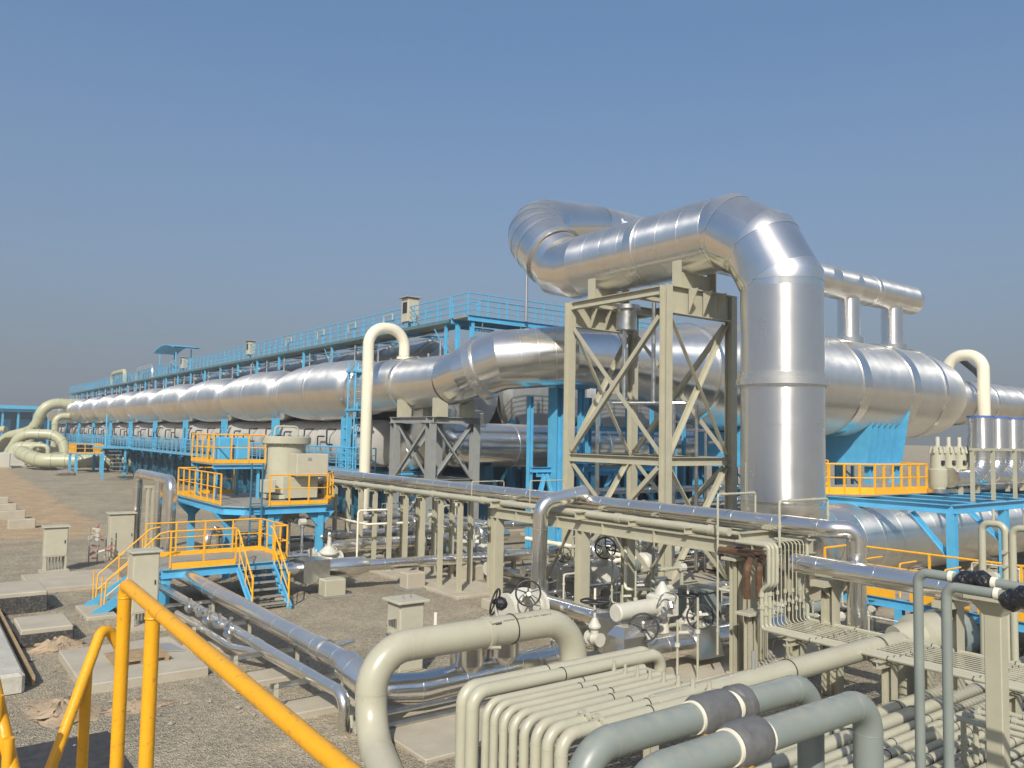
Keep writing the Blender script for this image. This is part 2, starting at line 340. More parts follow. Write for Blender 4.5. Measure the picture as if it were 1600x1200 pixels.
# ================================================================== SETTING
def ground():
    mb = MB(); n = 60; xs = [-60 + 3.0 * i for i in range(n)]
    big = 3000
    mb.add([(-big, -big, 0), (big, -big, 0), (big, big, 0), (-big, big, 0)], [(0, 1, 2, 3)])
    o = struct('ground', mb, 'ground')
ground()
def slab(name, lo, hi, m='concrete'):
    o = link_mesh(name, bevel_box(lo, hi, 0.02), m); o['kind'] = 'structure'
    return o
slab('concrete_pad', (15.2, 23.2, -0.1), (17.5, 36.5, 0.10))
slab('concrete_pad', (3.7, 31.3, -0.1), (6.6, 34.6, 0.16))
slab('concrete_pad', (3.25, 19.0, -0.1), (5.8, 22.3, 0.20))
slab('concrete_pad', (20.6, 18.8, -0.1), (26.0, 25.8, 0.12))
slab('concrete_pad', (24.8, 38, -0.1), (40.0, 170, 0.14))
slab('concrete_pad', (28, 20.5, -0.1), (64, 36.5, 0.14))
# loose stones on the gravel
def stones():
    mb = MB(); rnd = random.Random(3)
    def put(x, y, s, z=0):
        q = [rnd.uniform(0.6, 1.2) for _ in range(6)]
        mb.add([(x + s * q[0], y, z + s * .3), (x, y + s * q[1], z + s * .25), (x - s * q[2], y, z + s * .3), (x, y - s * q[3], z + s * .25), (x + s * .2, y + s * .1, z + s * .75 * q[4]), (x, y, z - s * .4)],
               [(0, 1, 4), (1, 2, 4), (2, 3, 4), (3, 0, 4), (1, 0, 5), (2, 1, 5), (3, 2, 5), (0, 3, 5)])
    for _ in range(9000):
        y = 9 + 22 * rnd.random() ** 1.4; x = rnd.uniform(1.2, 15.5); put(x, y, rnd.uniform(0.012, 0.034))
    for _ in range(2500): put(rnd.uniform(8, 22), rnd.uniform(10, 26), rnd.uniform(0.015, 0.04))
    for _ in range(120): put(rnd.uniform(1.5, 6), rnd.uniform(15, 32), rnd.uniform(0.04, 0.09))
    stuff('loose_stones', mb, mat('stone', (0.30, 0.265, 0.21), 0.95, 0, 0.3, 9, spec=0.15))
stones()
def heap(x, y, rx, ry, h, label):
    mb = MB(); n = 26; k = 9; vs = []; rnd = random.Random(int(x * 91))
    for i in range(k + 1):
        for j in range(n):
            a = 2 * math.pi * j / n; f = i / k; w = 1 + rnd.uniform(-.3, .3)
            vs.append((x + rx * f * w * math.cos(a), y + ry * f * w * math.sin(a), h * (.5 + .5 * math.cos(math.pi * f)) * (1 + (rnd.uniform(-.3, .3) if i else 0)) - 0.03 * f))
    fs = [(i * n + j, i * n + (j + 1) % n, (i + 1) * n + (j + 1) % n, (i + 1) * n + j) for i in range(k) for j in range(n)]
    tag(link_mesh('sand_heap', mb.add(vs, fs), 'sand', sharp=60), label, 'sand heap', 'sand heaps in the yard')
heap(3.35, 23.3, 0.9, 0.45, 0.26, 'low brown sand heap at the end of the dark concrete block')
heap(2.75, 18.2, 0.8, 1.2, 0.20, 'sand heap beside the long pale wrapped beam')
heap(4.0, 17.6, 0.9, 0.5, 0.13, 'small sand heap below the slab with the pallet')
# flat dark sheet added as a painted ground shadow, its caster unknown
tag(link_mesh('shadow_sheet', BX((0.9, 13.0, 0.006), (3.25, 16.4, 0.05)), mat('painted_shadow', (0.035, 0.035, 0.036), 0.8, 0, 0.3, 6, 0.3, 30)), 'dark flat sheet standing in for a shadow on the ground below the yellow handrail', 'shadow sheet')

# ================================================================== EVAPORATOR TRAIN A (insulated shells along Y)
AX, AZ, AR = 22.0, 8.2, 1.86
bounds = [166, 153.6, 144.2, 133.7, 122.7, 112.4, 102.0, 91.0, 79.4, 67.9, 56.0, 44.2]
tA = thing('evaporator_vessel', 'very long row of silver insulated shells receding to the far left', 'vessel', (AX, 44, 0))
for i in range(len(bounds) - 1):
    y0, y1 = bounds[i], bounds[i + 1]; L = y0 - y1
    prof = [(y0 + .1, .66), (y0, .73), (y0 - .5, .785), (y0 - .52, .80), (y0 - .8, .815), (y0 - .82, .805), (y0 - 1.6, .872), (y0 - 2.6, .936), (y0 - 3.6, .98), (y0 - 4.6, 1.005), (y1 + L * .44, 1.01), (y1 + L * .435, 1.03), (y1 + L * .42, 1.03), (y1 + L * .415, 1.0), (y1 + 1.5, .99), (y1 + 1.1, .968), (y1 + .8, .935), (y1 + .58, .89), (y1 + .44, .83), (y1 + .36, .75), (y1 + .05, .66)]
    sh = link_mesh('shell_section', T([(AX, a, AZ) for a, b in prof], [AR * b for a, b in prof], 48, caps=False), 'far_Y', tA, 32)
    link_mesh('band', MB().ring((AX, y0 - 1.62, AZ), (0, 1, 0), AR * .885, .10, 48), 'alu_seam', sh)
    link_mesh('band', MB().ring((AX, y1 + L * .427, AZ), (0, 1, 0), AR * 1.03, .05, 48), 'alu_seam', sh)
    # small vent stubs on the crown
    for k in range(3):
        yy = y1 + L * (.18 + .3 * k); link_mesh('vent_stub', T([(AX + .3, yy, AZ + AR - .1), (AX + .3, yy, AZ + AR + .95)], .05, 8), 'galv', sh)
link_mesh('end_cap', T([(AX, 166.9, AZ), (AX, 166.4, AZ), (AX, 165.9, AZ)], [.5, AR * .8, AR * .95], 40), 'alu_far', tA)
# near pipe run of A then mitred bend into the diffuser, along +X
CY, CZ = 29.5, 9.1
tB = thing('vapour_duct', 'wide silver mitred duct rising from the long shells towards the tower', 'duct', (AX, 40, 0))
rB = 1.32
link_mesh('duct_section', T([(AX, 44.5, AZ), (AX, 44.4, AZ), (AX, 43.9, AZ), (AX, 43.5, AZ), (AX, 43.45, AZ + .03), (AX, 38.6, AZ + .06), (AX, 38.5, AZ + .06), (AX, 34.4, AZ + .12)], [AR * .66, AR * .74, 1.50, 1.54, 1.47, 1.40, 1.36, 1.28], 48), 'alu_Y', tB)
seq = [V((AX, 34.5, AZ + .12)), V((AX + .14, 33.2, AZ + .40)), V((AX + .95, 31.6, AZ + .98)), V((AX + 3.75, 29.9, AZ + 1.28)), V((AX + 5.8, CY, AZ + 1.25))]
link_mesh('mitred_bend', T(seq[:2] + [seq[1].lerp(seq[2], .9)], [1.28, 1.32, 1.40], 56), 'alu', tB, 11)
link_mesh('mitred_bend', T([seq[1].lerp(seq[2], .45)] + seq[2:], [1.43, 1.44, 1.46, 1.55], 56), 'alu', tB, 11)
for y, r_ in ((43.5, 1.60), (38.6, 1.44)): link_mesh('band', MB().ring((AX, y, AZ + .04), (0, 1, 0), r_, .30, 48), 'alu_seam', tB)
fd = (seq[2] - seq[1]).normalized(); fc = seq[1].lerp(seq[2], .42)
link_mesh('flange', T([fc - fd * .30, fc - fd * .26, fc + fd * .16, fc + fd * .20], [1.42, 1.58, 1.58, 1.45], 56), 'alu_seam', tB)
for k in range(3):
    c_ = seq[2].lerp(seq[3], .25 + .25 * k); link_mesh('cladding_seam', MB().ring(c_, seq[3] - seq[2], 1.452 + .006 * k, .02, 56), 'alu_seam', tB)
# nozzle frills and small vents on the top
for k, y in enumerate((43.2, 41.6, 40.2, 37.4, 36.2)):
    link_mesh('vent_stub', T([(AX + .3, y, AZ + rB - .15), (AX + .3, y, AZ + rB + (.35 if k % 2 else .95))], .07, 8), 'galv', tB)
# thermo-compressor diffuser and vessel C along +X
tC = thing('diffuser_vessel', 'huge silver cone and drum behind the beige tower running right', 'vessel', (40, CY, 0))
CR = 3.12
link_mesh('cone', T([(AX + 5.65, CY, AZ + 1.26), (29.0, CY, AZ + 1.2), (30.2, CY, AZ + 1.14), (33.6, CY, CZ), (37.5, CY, CZ - .02)], [1.55, 1.62, 1.85, 2.65, CR], 56), 'alu_X', tC, 10)
dr = link_mesh('drum', T([(37.5, CY, CZ - .02), (57.5, CY, CZ - .1), (60.2, CY, CZ - .15), (62.5, CY, CZ - .3)], [CR, CR, 2.75, 1.75], 56), 'far_X', tC)
link_mesh('outlet_pipe', T([(62.3, CY, CZ - .3), (86, CY, CZ - .4)], 1.70, 40), 'far_X', tC)
for x, w in ((46.6, .9), (52.6, .9), (56.6, .4)):
    link_mesh('band', MB().ring((x, CY, CZ - .05), (1, 0, 0), CR * 1.02, w, 56), 'alu', dr)
for x, r_ in ((33.6, 2.68),): link_mesh('band', MB().ring((x, CY, CZ), (1, 0, 0), r_ * 1.015, .3, 56), 'alu', tC)
for x in (64.5, 68, 73): link_mesh('band', MB().ring((x, CY, CZ - .35), (1, 0, 0), 1.78, .3, 40), 'alu', tC)
def saddle(x, label, half=2.7, top=7.2):
    t = thing('saddle_support', label, 'saddle support', (x, CY, 0), 'blue saddle supports'); full = half
    def plate(xx, th):
        n = 12; vs = []; lo_, sp_ = (205, 130) if half > 2.6 else (225, 90)
        for k in range(n + 1):
            a = math.radians(lo_ + sp_ * k / n); vs.append((CY + math.cos(a) * (CR + .02), CZ + math.sin(a) * (CR + .02)))
        vs += [(CY + half * .78, 4.2), (CY - half * .78, 4.2)]
        m = len(vs); mb = MB()
        mb.add([(xx - th / 2, y, z) for y, z in vs] + [(xx + th / 2, y, z) for y, z in vs], [tuple(range(m)), tuple(range(2 * m - 1, m - 1, -1))] + [(i, m + i, m + (i + 1) % m, (i + 1) % m) for i in range(m)])
        return mb
    for k in range(6):
        xx = x - 1.7 + 3.4 * k / 5
        hh = half; half = hh if k == 5 else hh * .80
        link_mesh('web_plate', plate(xx, .06 if k == 5 else .07), 'blue', t); half = hh
    link_mesh('spine_plate', BX((x - 1.7, CY - .5, 4.2), (x + 1.7, CY - .44, 6.2)), 'blue', t)
    link_mesh('base_plate', BX((x - 2.2, CY - 2.3, 4.05), (x + 2.2, CY + 2.3, 4.2)), 'blue', t)
    for xx in (x - 1.6, x + 1.6):
        for y in (CY - 1.9, CY + 1.9): link_mesh('column', B((xx, y, 0.1), (xx, y, 4.05), .42, .42, 'I', (1, 0, 0)), 'blue', t)
        link_mesh('brace', B((xx, CY - 1.9, .3), (xx, CY + 1.9, 3.9), .12, .12, 'L'), 'blue', t)
    link_mesh('brace', B((x - 1.6, CY - 1.9, .3), (x + 1.6, CY - 1.9, 3.9), .12, .12, 'L'), 'blue', t)
saddle(38.6, 'blue ribbed saddle under the silver drum seen through the beige tower', 2.9)
saddle(50.4, 'large blue ribbed saddle under the silver drum right of the vertical pipe', 2.9)
# pale lower drum directly below the silver shells
M['lower'] = mat('pale_grey_drum_paint', (0.44, 0.425, 0.385), 0.5, 0.1, 0.08, 1.2, dust=0.35)
tD = thing('lower_drum', 'pale grey lower drum with black nozzles right below the silver shells', 'vessel', (22.95, 100, 0))
link_mesh('drum', T([(22.95, 43.0, 4.95), (22.95, 43.2, 4.95), (22.95, 43.6, 4.95), (22.95, 166, 4.95)], [.8, 1.25, 1.42, 1.42], 36), 'lower', tD)
for k in range(24): link_mesh('stiffener_ring', MB().ring((22.95, 45 + k * 5.1, 4.95), (0, 1, 0), 1.46, .12, 36), 'lower', tD)
for k in range(34):
    y = 44.0 + k * 3.55; z = 5.75 if k % 3 else 5.55
    link_mesh('nozzle', T(fillet([(22.2, y, z), (21.15, y, z), (21.15, y, z - .95), (22.0, y, z - .95)], .12, 3), .055, 8), 'black', tD)
    if k % 2: link_mesh('nozzle', T(fillet([(21.2, y + .5, 5.3), (21.2, y + 1.5, 5.3), (21.2, y + 1.5, 4.6)], .1, 3), .05, 8), 'black', tD)
# big bare evaporator body behind A
tE = thing('grey_evaporator', 'long dull grey bare evaporator drum behind the silver shells', 'vessel', (27.4, 100, 0))
EX, EZ, ER = 27.4, 8.25, 3.35
link_mesh('drum', T([(EX, 42.0, EZ), (EX, 42.2, EZ), (EX, 42.8, EZ), (EX, 166, EZ)], [ER * .6, ER * .9, ER, ER], 44), 'body', tE)
for q_, (ex, lab) in enumerate(((34.6, 'second grey drum end behind the blue columns'), (41.9, 'third grey drum end seen through the beige tower'), (49.2, 'fourth grey drum end behind the silver drum'))):
    tq_ = thing('grey_evaporator', lab, 'vessel', (ex, 38, 0), 'grey drums behind')
    link_mesh('drum', T([(ex, 42.0, EZ), (ex, 42.2, EZ), (ex, 42.8, EZ), (ex, 75, EZ)], [ER * .6, ER * .9, ER, ER], 40), 'body', tq_)
    for k in range(5): link_mesh('stiffener_ring', MB().ring((ex, 43.6 + k * 5.9, EZ), (0, 1, 0), ER * 1.02, .14, 40), 'body', tq_)
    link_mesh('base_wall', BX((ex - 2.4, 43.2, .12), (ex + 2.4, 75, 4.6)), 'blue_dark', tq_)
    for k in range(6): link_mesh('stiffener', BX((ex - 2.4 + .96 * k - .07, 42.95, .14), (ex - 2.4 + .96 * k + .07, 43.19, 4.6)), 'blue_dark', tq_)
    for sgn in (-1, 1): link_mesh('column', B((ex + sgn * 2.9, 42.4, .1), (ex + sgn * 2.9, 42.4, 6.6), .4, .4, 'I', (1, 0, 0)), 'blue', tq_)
    link_mesh('manway', MB().ring((ex + .9, 41.9, EZ - 1.3), (0, 1, 0), .5, .5, 20), 'galv', tq_)
for k in range(22): link_mesh('stiffener_ring', MB().ring((EX, 43.5 + k * 5.75, EZ), (0, 1, 0), ER * 1.02, .14, 44), 'body', tE)
for k in range(46):
    y = 43.5 + k * 2.5; x = EX - ER - .22
    z = 5.75 if k % 3 else 5.5
    link_mesh('nozzle', T(fillet([(EX - 2.7, y, z), (x, y, z), (x, y, z - .75), (EX - 2.4, y, z - .75)], .12, 3), .07, 8), 'black', tE)
for k in range(24):
    y = 43.5 + k * 5.1; link_mesh('top_nozzle', T([(EX - 1.4, y, EZ + ER - .5), (EX - 1.4, y, EZ + ER + .45)], .16, 10), 'white', tE)
    if k % 2: link_mesh('top_valve', MB().ring((EX - 2.0, y + 1.2, EZ + ER - .15), (1, 0, 0), .24, .3, 12), 'galv', tE)

# blue base frame under the evaporator
tU = thing('support_frame', 'dark blue lower frame with columns beneath the long grey drum', 'steel frame', (25, 100, 0))
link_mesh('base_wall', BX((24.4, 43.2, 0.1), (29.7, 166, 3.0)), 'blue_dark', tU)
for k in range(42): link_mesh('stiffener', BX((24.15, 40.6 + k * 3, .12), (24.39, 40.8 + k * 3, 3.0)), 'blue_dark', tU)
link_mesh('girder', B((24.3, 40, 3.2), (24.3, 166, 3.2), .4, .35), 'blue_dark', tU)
for k in range(11):
    y = 44.6 + k * 11.6
    link_mesh('column', B((21.25, y, 3.3), (21.25, y, 6.5), .22, .22, 'I', (0, 1, 0)), 'blue', tU)
    link_mesh('column', B((21.25, y + .8, 3.3), (21.25, y + .8, 6.5), .22, .22, 'I', (0, 1, 0)), 'blue', tU)
    for q in range(4): link_mesh('rung', T([(21.25, y, 3.9 + .65 * q), (21.25, y + .8, 3.9 + .65 * q)], .04, 6), 'blue', tU)

# walkways -----------------------------------------------------------
def walkway(name, label, y0, y1, x0, x1, z, step, posts_to=None):
    t = thing(name, label, 'walkway', (x0, y0, z))
    link_mesh('deck', BX((x0 + .06, y0, z - .06), (x1 - .06, y1, z)), 'grate', t)
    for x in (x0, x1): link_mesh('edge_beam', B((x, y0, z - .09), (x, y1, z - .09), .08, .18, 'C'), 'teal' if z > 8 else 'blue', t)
    rail(t, [(x0, y0, z), (x0, y1, z)], 'blue', 1.2, .030, step, False, (.75, .5, .25))
    rail(t, [(x1, y0, z), (x1, y1, z)], 'blue', 1.2, .030, step, False, (.66, .33))
    return t
tw = walkway('upper_walkway', 'high light blue walkway with railings along the top of the long drum', 37.4, 165, 23.6, 25.4, 11.85, 1.3)
for k in range(26):
    y = 38 + k * 5
    link_mesh('leg', B((23.75, y, 11.6 - (2.8 if k % 2 == 0 else 1.1)), (23.75, y, 11.6), .14, .14, 'I', (0, 1, 0)), 'blue', tw)
    link_mesh('cross_beam', B((23.7, y, 11.55), (27, y, 11.55), .14, .18), 'blue', tw)
    if k % 3 == 0: link_mesh('knee_brace', B((23.75, y, 10.2), (23.75, y + 1.2, 11.5), .08, .08, 'L'), 'blue', tw)
for dz in (.35, .6): link_mesh('service_line', T([(23.9, 38, 11.6 - dz), (23.9, 164, 11.6 - dz)], .035, 6), 'galv', tw)
# end walkway along +X
te = thing('end_walkway', 'light blue walkway crossing the near end of the drums behind the silver pipe', 'walkway', (24, 37, 12))
link_mesh('deck', BX((23.7, 35.7, 11.83), (61, 37.3, 11.89)), 'grate', te)
for y in (35.65, 37.32): link_mesh('edge_beam', B((23.65, y, 11.76), (61, y, 11.76), .10, .30, 'C'), 'blue', te)
rail(te, [(23.65, 37.2, 11.9), (23.65, 35.7, 11.9), (61, 35.7, 11.9), (61, 37.3, 11.9), (25.5, 37.3, 11.9)], 'blue', 1.2, .03, 1.3, False, (.25, .5, .75))
for k in range(9):
    x = 24 + k * 4.6
    for y in (35.8, 37.2): link_mesh('leg', B((x, y, 9.4 if k < 2 else 0.12), (x, y, 11.6), .2, .2, 'I', (0, 1, 0)), 'blue', te)
    link_mesh('service_bracket', T(fillet([(x + .6, 35.7, 11.6), (x + .6, 35.7, 11.15), (x + 3.2, 35.7, 11.15), (x + 3.2, 35.7, 11.6)], .15, 3), .04, 6), 'galv', te)
tl = walkway('lower_walkway', 'low light blue walkway with railing below the long silver shells', 41, 165, 20.3, 21.2, 3.5, 1.6)
for k in range(32):
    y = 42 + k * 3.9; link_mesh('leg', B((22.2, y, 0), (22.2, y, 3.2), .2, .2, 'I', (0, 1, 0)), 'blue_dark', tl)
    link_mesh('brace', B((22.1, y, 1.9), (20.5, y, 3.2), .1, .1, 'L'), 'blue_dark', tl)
    link_mesh('cross_beam', B((20.3, y, 3.25), (25.3, y, 3.25), .12, .2), 'blue', tl)

# things standing on the upper walkway
def hood_cab(y, s, label):
    t = thing('control_box', label, 'control box', (23.6, y, 11.9), 'control boxes on the upper walkway')
    x = 23.45
    link_mesh('cabinet_body', bevel_box((x, y, 12.2), (x + .75 * s, y + .8 * s, 12.2 + 1.4 * s), .02), 'cabinet', t)
    link_mesh('rain_hood', bevel_box((x - .15, y - .12, 12.22 + 1.4 * s), (x + .85 * s, y + .95 * s, 12.3 + 1.4 * s), .02), 'grey', t)
    link_mesh('display_panel', BX((x - .02, y + .12, 12.2 + .5 * s), (x + .002, y + .62 * s, 12.2 + 1.15 * s)), 'black', t)
    link_mesh('stand', B((x + .35 * s, y + .4 * s, 11.9), (x + .35 * s, y + .4 * s, 12.2), .12, .12, 'box'), 'blue', t)
hood_cab(41.8, 1.0, 'beige hooded control box on the blue walkway above the cream looped pipe')
hood_cab(69.5, .8, 'small beige control box on the blue walkway midway along the shells')
hood_cab(90.5, .8, 'small beige control box on the blue walkway beside the canopy')
t = thing('walkway_canopy', 'small light blue curved canopy above the far walkway', 'canopy', (24.5, 98, 11.9))
for y in (94, 101):
    for x in (23.7, 25.3): link_mesh('post', T([(x, y, 11.9), (x, y, 14.6)], .07, 8), 'blue', t)
link_mesh('roof', T([(24.5, 93, 14.55), (24.5, 97.5, 15.0), (24.5, 102, 14.7)], .01, 4), 'blue', t)
mb = MB(); k = 9; pr = []
for i in range(k): pr.append((93 + 9.5 * i / (k - 1), 14.6 + .55 * math.sin(math.pi * i / (k - 1))))
mb.add([(23.2, y, z) for y, z in pr] + [(25.9, y, z) for y, z in pr] + [(23.2, y, z + .1) for y, z in pr] + [(25.9, y, z + .1) for y, z in pr],
       [(i, i + 1, k + i + 1, k + i) for i in range(k - 1)] + [(2 * k + i, 3 * k + i, 3 * k + i + 1, 2 * k + i + 1) for i in range(k - 1)] + [(i, 2 * k + i, 2 * k + i + 1, i + 1) for i in range(k - 1)] + [(k + i, k + i + 1, 3 * k + i + 1, 3 * k + i) for i in range(k - 1)])
link_mesh('roof_sheet', mb, 'blue', t)
link_mesh('motor', MB().ring((24.4, 97.6, 13.2), (0, 1, 0), .35, .9, 12), 'grey', t)
for y, h, lab in ((112, 1.3, 'low silver pipe loop over the far end of the blue walkway'), (128, 1.6, 'beige pipe loop above the farthest part of the blue walkway')):
    pipe('pipe_loop', lab, [(24.6, y + 5, 11.5), (24.6, y + 5, 12.2 + h), (24.6, y - 4, 12.2 + h), (24.6, y - 4, 11.5)], .32, 'greenbeige' if y > 120 else 'alu_far', 1.0, 14)
pipe('vent_pipe', 'thin upright silver vent pipe on the end walkway against the sky', [(27.4, 35.5, 11.9), (27.4, 35.5, 14.5)], .09, 'alu', seg=12, band=.9, bandname='collar')
for k, yy in enumerate((44.5, 49.5, 54.5, 60.5)):
    tag(link_mesh('hanger_bracket', T(fillet([(23.3, yy, 12.2), (23.3, yy, 12.75), (23.3, yy - 1.1, 12.75), (23.3, yy - 1.1, 12.4)], .06, 3), .04, 6), 'beige'), ['beige pipe bracket on the walkway railing nearest the hooded control box', 'second beige pipe bracket left along the walkway railing', 'third beige pipe bracket left along the walkway railing', 'fourth beige pipe bracket left along the walkway railing'][k], 'bracket', 'brackets on the walkway railing')

# cream looped pipes -------------------------------------------------
t = pipe('looped_pipe', 'cream inverted U pipe rising beside the silver shells', [(19.8, 39.5, .2), (19.8, 39.5, 11.3), (AX, 39.5, 11.3), (AX, 39.5, 9.6)], .30, 'cream', 1.0, 24, n=12)
fl = link_mesh('flange', MB().ring((AX, 39.5, 9.72), Z, .42, .12, 24), 'cream', t)
for k in range(14):
    a = 2 * math.pi * k / 14; link_mesh('bolt', T([(AX + .37 * math.cos(a), 39.5 + .37 * math.sin(a), 9.62), (AX + .37 * math.cos(a), 39.5 + .37 * math.sin(a), 9.84)], .03, 6), 'galv', fl)
t = pipe('looped_pipe', 'cream inverted U pipe on the far right above the silver stacks', [(63.3, 26.9, 3.5), (63.3, 26.9, 12.2), (63.3, CY, 12.2), (63.3, CY, 10.2)], .42, 'cream', 1.2, 20, n=12)
pipe('dark_hose', 'dark pipe sloping behind the right cream loop', [(64.5, CY - .5, 12.0), (67, CY - .5, 11.2), (69.5, CY - .5, 9.8)], .22, 'black', .8, 10)

# dark grey trestle under A -----------------------------------------
t = thing('pipe_trestle', 'dark grey braced steel trestle under the silver duct', 'steel frame', (21, 35, 0))
TX, TY, TT = (20.7, 23.3), (34.3, 37.9), 6.25
for x in TX:
    for y in TY: link_mesh('column', B((x, y, 0), (x, y, TT - .16), .40, .40, 'I', (0, 1, 0)), 'grey', t)
for y in TY: link_mesh('beam', B((TX[0] - .3, y, TT), (TX[1] + .3, y, TT), .3, .32), 'grey', t)
for x in TX: link_mesh('beam', B((x, TY[0] - .25, TT + .01), (x, TY[1] + .25, TT + .01), .3, .30), 'grey', t)
for x in TX: link_mesh('beam', B((x, TY[0], 3.2), (x, TY[1], 3.2), .2, .25), 'grey', t)
for y in TY: link_mesh('beam', B((TX[0], y, 3.2), (TX[1], y, 3.2), .2, .25), 'grey', t)
for lo, hi in ((3.35, 6.05), (.3, 3.05)):
    for x in TX:
        link_mesh('brace', B((x - .06, TY[0] + .2, hi), (x - .06, TY[1] - .2, lo), .14, .14, 'L'), 'grey', t)
        link_mesh('brace', B((x + .06, TY[0] + .2, lo), (x + .06, TY[1] - .2, hi), .14, .14, 'L'), 'grey', t)
    for y in TY:
        link_mesh('brace', B((TX[0] + .2, y - .06, hi), (TX[1] - .2, y - .06, lo), .14, .14, 'L'), 'grey', t)
        link_mesh('brace', B((TX[0] + .2, y + .06, lo), (TX[1] - .2, y + .06, hi), .14, .14, 'L'), 'grey', t)
for y in TY:
    for s in (-1, 1):
        link_mesh('saddle_plate', MB().add([(AX + s * 1.1, y - .25, TT + .16), (AX + s * .5, y - .25, TT + .16), (AX + s * .5, y - .25, AZ - 1.14), (AX + s * 1.1, y - .25, AZ - .85), (AX + s * 1.1, y + .25, TT + .16), (AX + s * .5, y + .25, TT + .16), (AX + s * .5, y + .25, AZ - 1.14), (AX + s * 1.1, y + .25, AZ - .85)],
                [(0, 1, 2, 3), (7, 6, 5, 4), (0, 4, 5, 1), (1, 5, 6, 2), (2, 6, 7, 3), (3, 7, 4, 0)]), 'beige', t)
# silver vessel low behind, and blue columns below the bend
t = thing('condenser_vessel', 'low silver horizontal vessel between the grey trestle and beige tower', 'vessel', (25, 39.8, 0))
link_mesh('drum', T([(24.4, 39.8, 4.95), (24.5, 39.8, 4.95), (24.9, 39.8, 4.95), (25.6, 39.8, 4.95), (50, 39.8, 4.95)], [.3, .8, 1.15, 1.32, 1.32], 36), 'alu', t)
for x in (26.6, 29.5, 33, 37, 41): link_mesh('band', MB().ring((x, 39.8, 4.95), (1, 0, 0), 1.35, .12, 36), 'alu_seam', t)
for x in (27.5, 36, 44): link_mesh('saddle', BX((x - .3, 38.9, .1), (x + .3, 40.7, 3.75)), 'blue_dark', t)
link_mesh('vent_line', T(fillet([(27.0, 39.0, 6.1), (27.0, 39.0, 6.9), (25.4, 39.0, 6.9)], .15, 4), .1, 10), 'alu', t)
pipe('vapour_elbow', 'fat silver elbow dropping behind the grey trestle', [(AX + 2.6, 40.5, 7.0), (AX + 2.6, 40.5, 5.0), (AX + 2.6, 44.0, 4.2)], 1.3, 'alu_far', 1.6, 32, band=1.0, bandm='alu_seam')
t = thing('duct_support_frame', 'light blue columns and braces carrying the silver mitred bend', 'steel frame', (27, 31.5, 0))
for x, y, w, zt in ((24.6, 31.4, .26, 7.5), (26.1, 31.2, .66, 8.0), (26.55, 30.6, .30, 8.0), (27.2, 30.6, .28, 8.0), (28.6, 31.6, .30, 7.6), (31.2, 31.2, .34, 7.2), (34.0, 30.6, .36, 6.6), (33.2, 32.8, .4, 6.6)):
    link_mesh('column', B((x, y, .1), (x, y, zt), w, w * .8, 'I', (1, 0, 0)), 'blue', t)
for a, b in (((24.6, 31.35, 3.9), (34.0, 31.0, 3.9)), ((26.5, 30.4, 4.35), (28.8, 30.4, 4.35)), ((26, 32.6, 3.6), (34, 32.6, 3.6)), ((28.6, 31.6, 6.0), (34, 31.2, 6.0))): link_mesh('beam', B(a, b, .22, .26), 'blue', t)
for a, b in (((24.7, 31.2, 1.2), (25.4, 31.2, 3.7)), ((26.2, 31.0, 1.2), (25.5, 31.2, 3.7)), ((27.2, 30.5, 3.7), (28.4, 31.4, 1.2)), ((28.8, 31.5, 1.1), (30.0, 31.2, 3.7)), ((31.1, 31.1, 1.1), (30.1, 31.2, 3.7)), ((31.4, 31.1, 3.7), (33.8, 30.7, 1.1))): link_mesh('brace', B(a, b, .18, .18, 'L'), 'blue', t)
link_mesh('gusset_plate', BX((26.0, 30.3, 7.95), (27.5, 31.2, 8.05)), 'blue', t)

# ================================================================== TOWER AND STEAM PIPE
tt = thing('pipe_tower', 'tall beige braced steel tower carrying the overhead silver pipe', 'steel tower', (23.3, 22.3, 0))
X0, X1, Y0, Y1 = 21.5, 25.1, 19.7, 24.9; TZ = 11.0
for x in (X0, X1):
    for y in (Y0, Y1):
        link_mesh('column', B((x, y, .14), (x, y, TZ), .31, .34, 'I', (0, 1, 0), .028), 'beige', tt)
        link_mesh('base_plate', BX((x - .32, y - .32, .125), (x + .32, y + .32, .16)), 'beige', tt)
for x in (X0, X1):
    link_mesh('beam', B((x, Y0 + .2, TZ - .17), (x, Y1 - .2, TZ - .17), .26, .30), 'beige', tt)
    link_mesh('beam', B((x, Y0 + .2, 4.72), (x, Y1 - .2, 4.72), .24, .30), 'beige', tt)
for y in (Y0, Y1):
    link_mesh('girder', B((X0 + .19, y, TZ - .50), (X1 - .19, y, TZ - .50), .34, 1.0, 'I', Z, .035), 'beige', tt)
    link_mesh('beam', B((X0 + .19, y, 4.72), (X1 - .19, y, 4.72), .24, .30), 'beige', tt)
    for k in (0.28, 0.5, 0.72):
        xx = X0 + (X1 - X0) * k; link_mesh('stiffener', gusset((xx, y - .17, TZ - .06), (xx, y - .6, TZ - .06), (xx, y - .17, TZ - .95), (1, 0, 0), .03), 'beige', tt)
for y in (21.0, 23.6): link_mesh('cross_beam', B((X0 + .1, y, TZ - .2), (X1 - .1, y, TZ - .2), .24, .30), 'beige', tt)
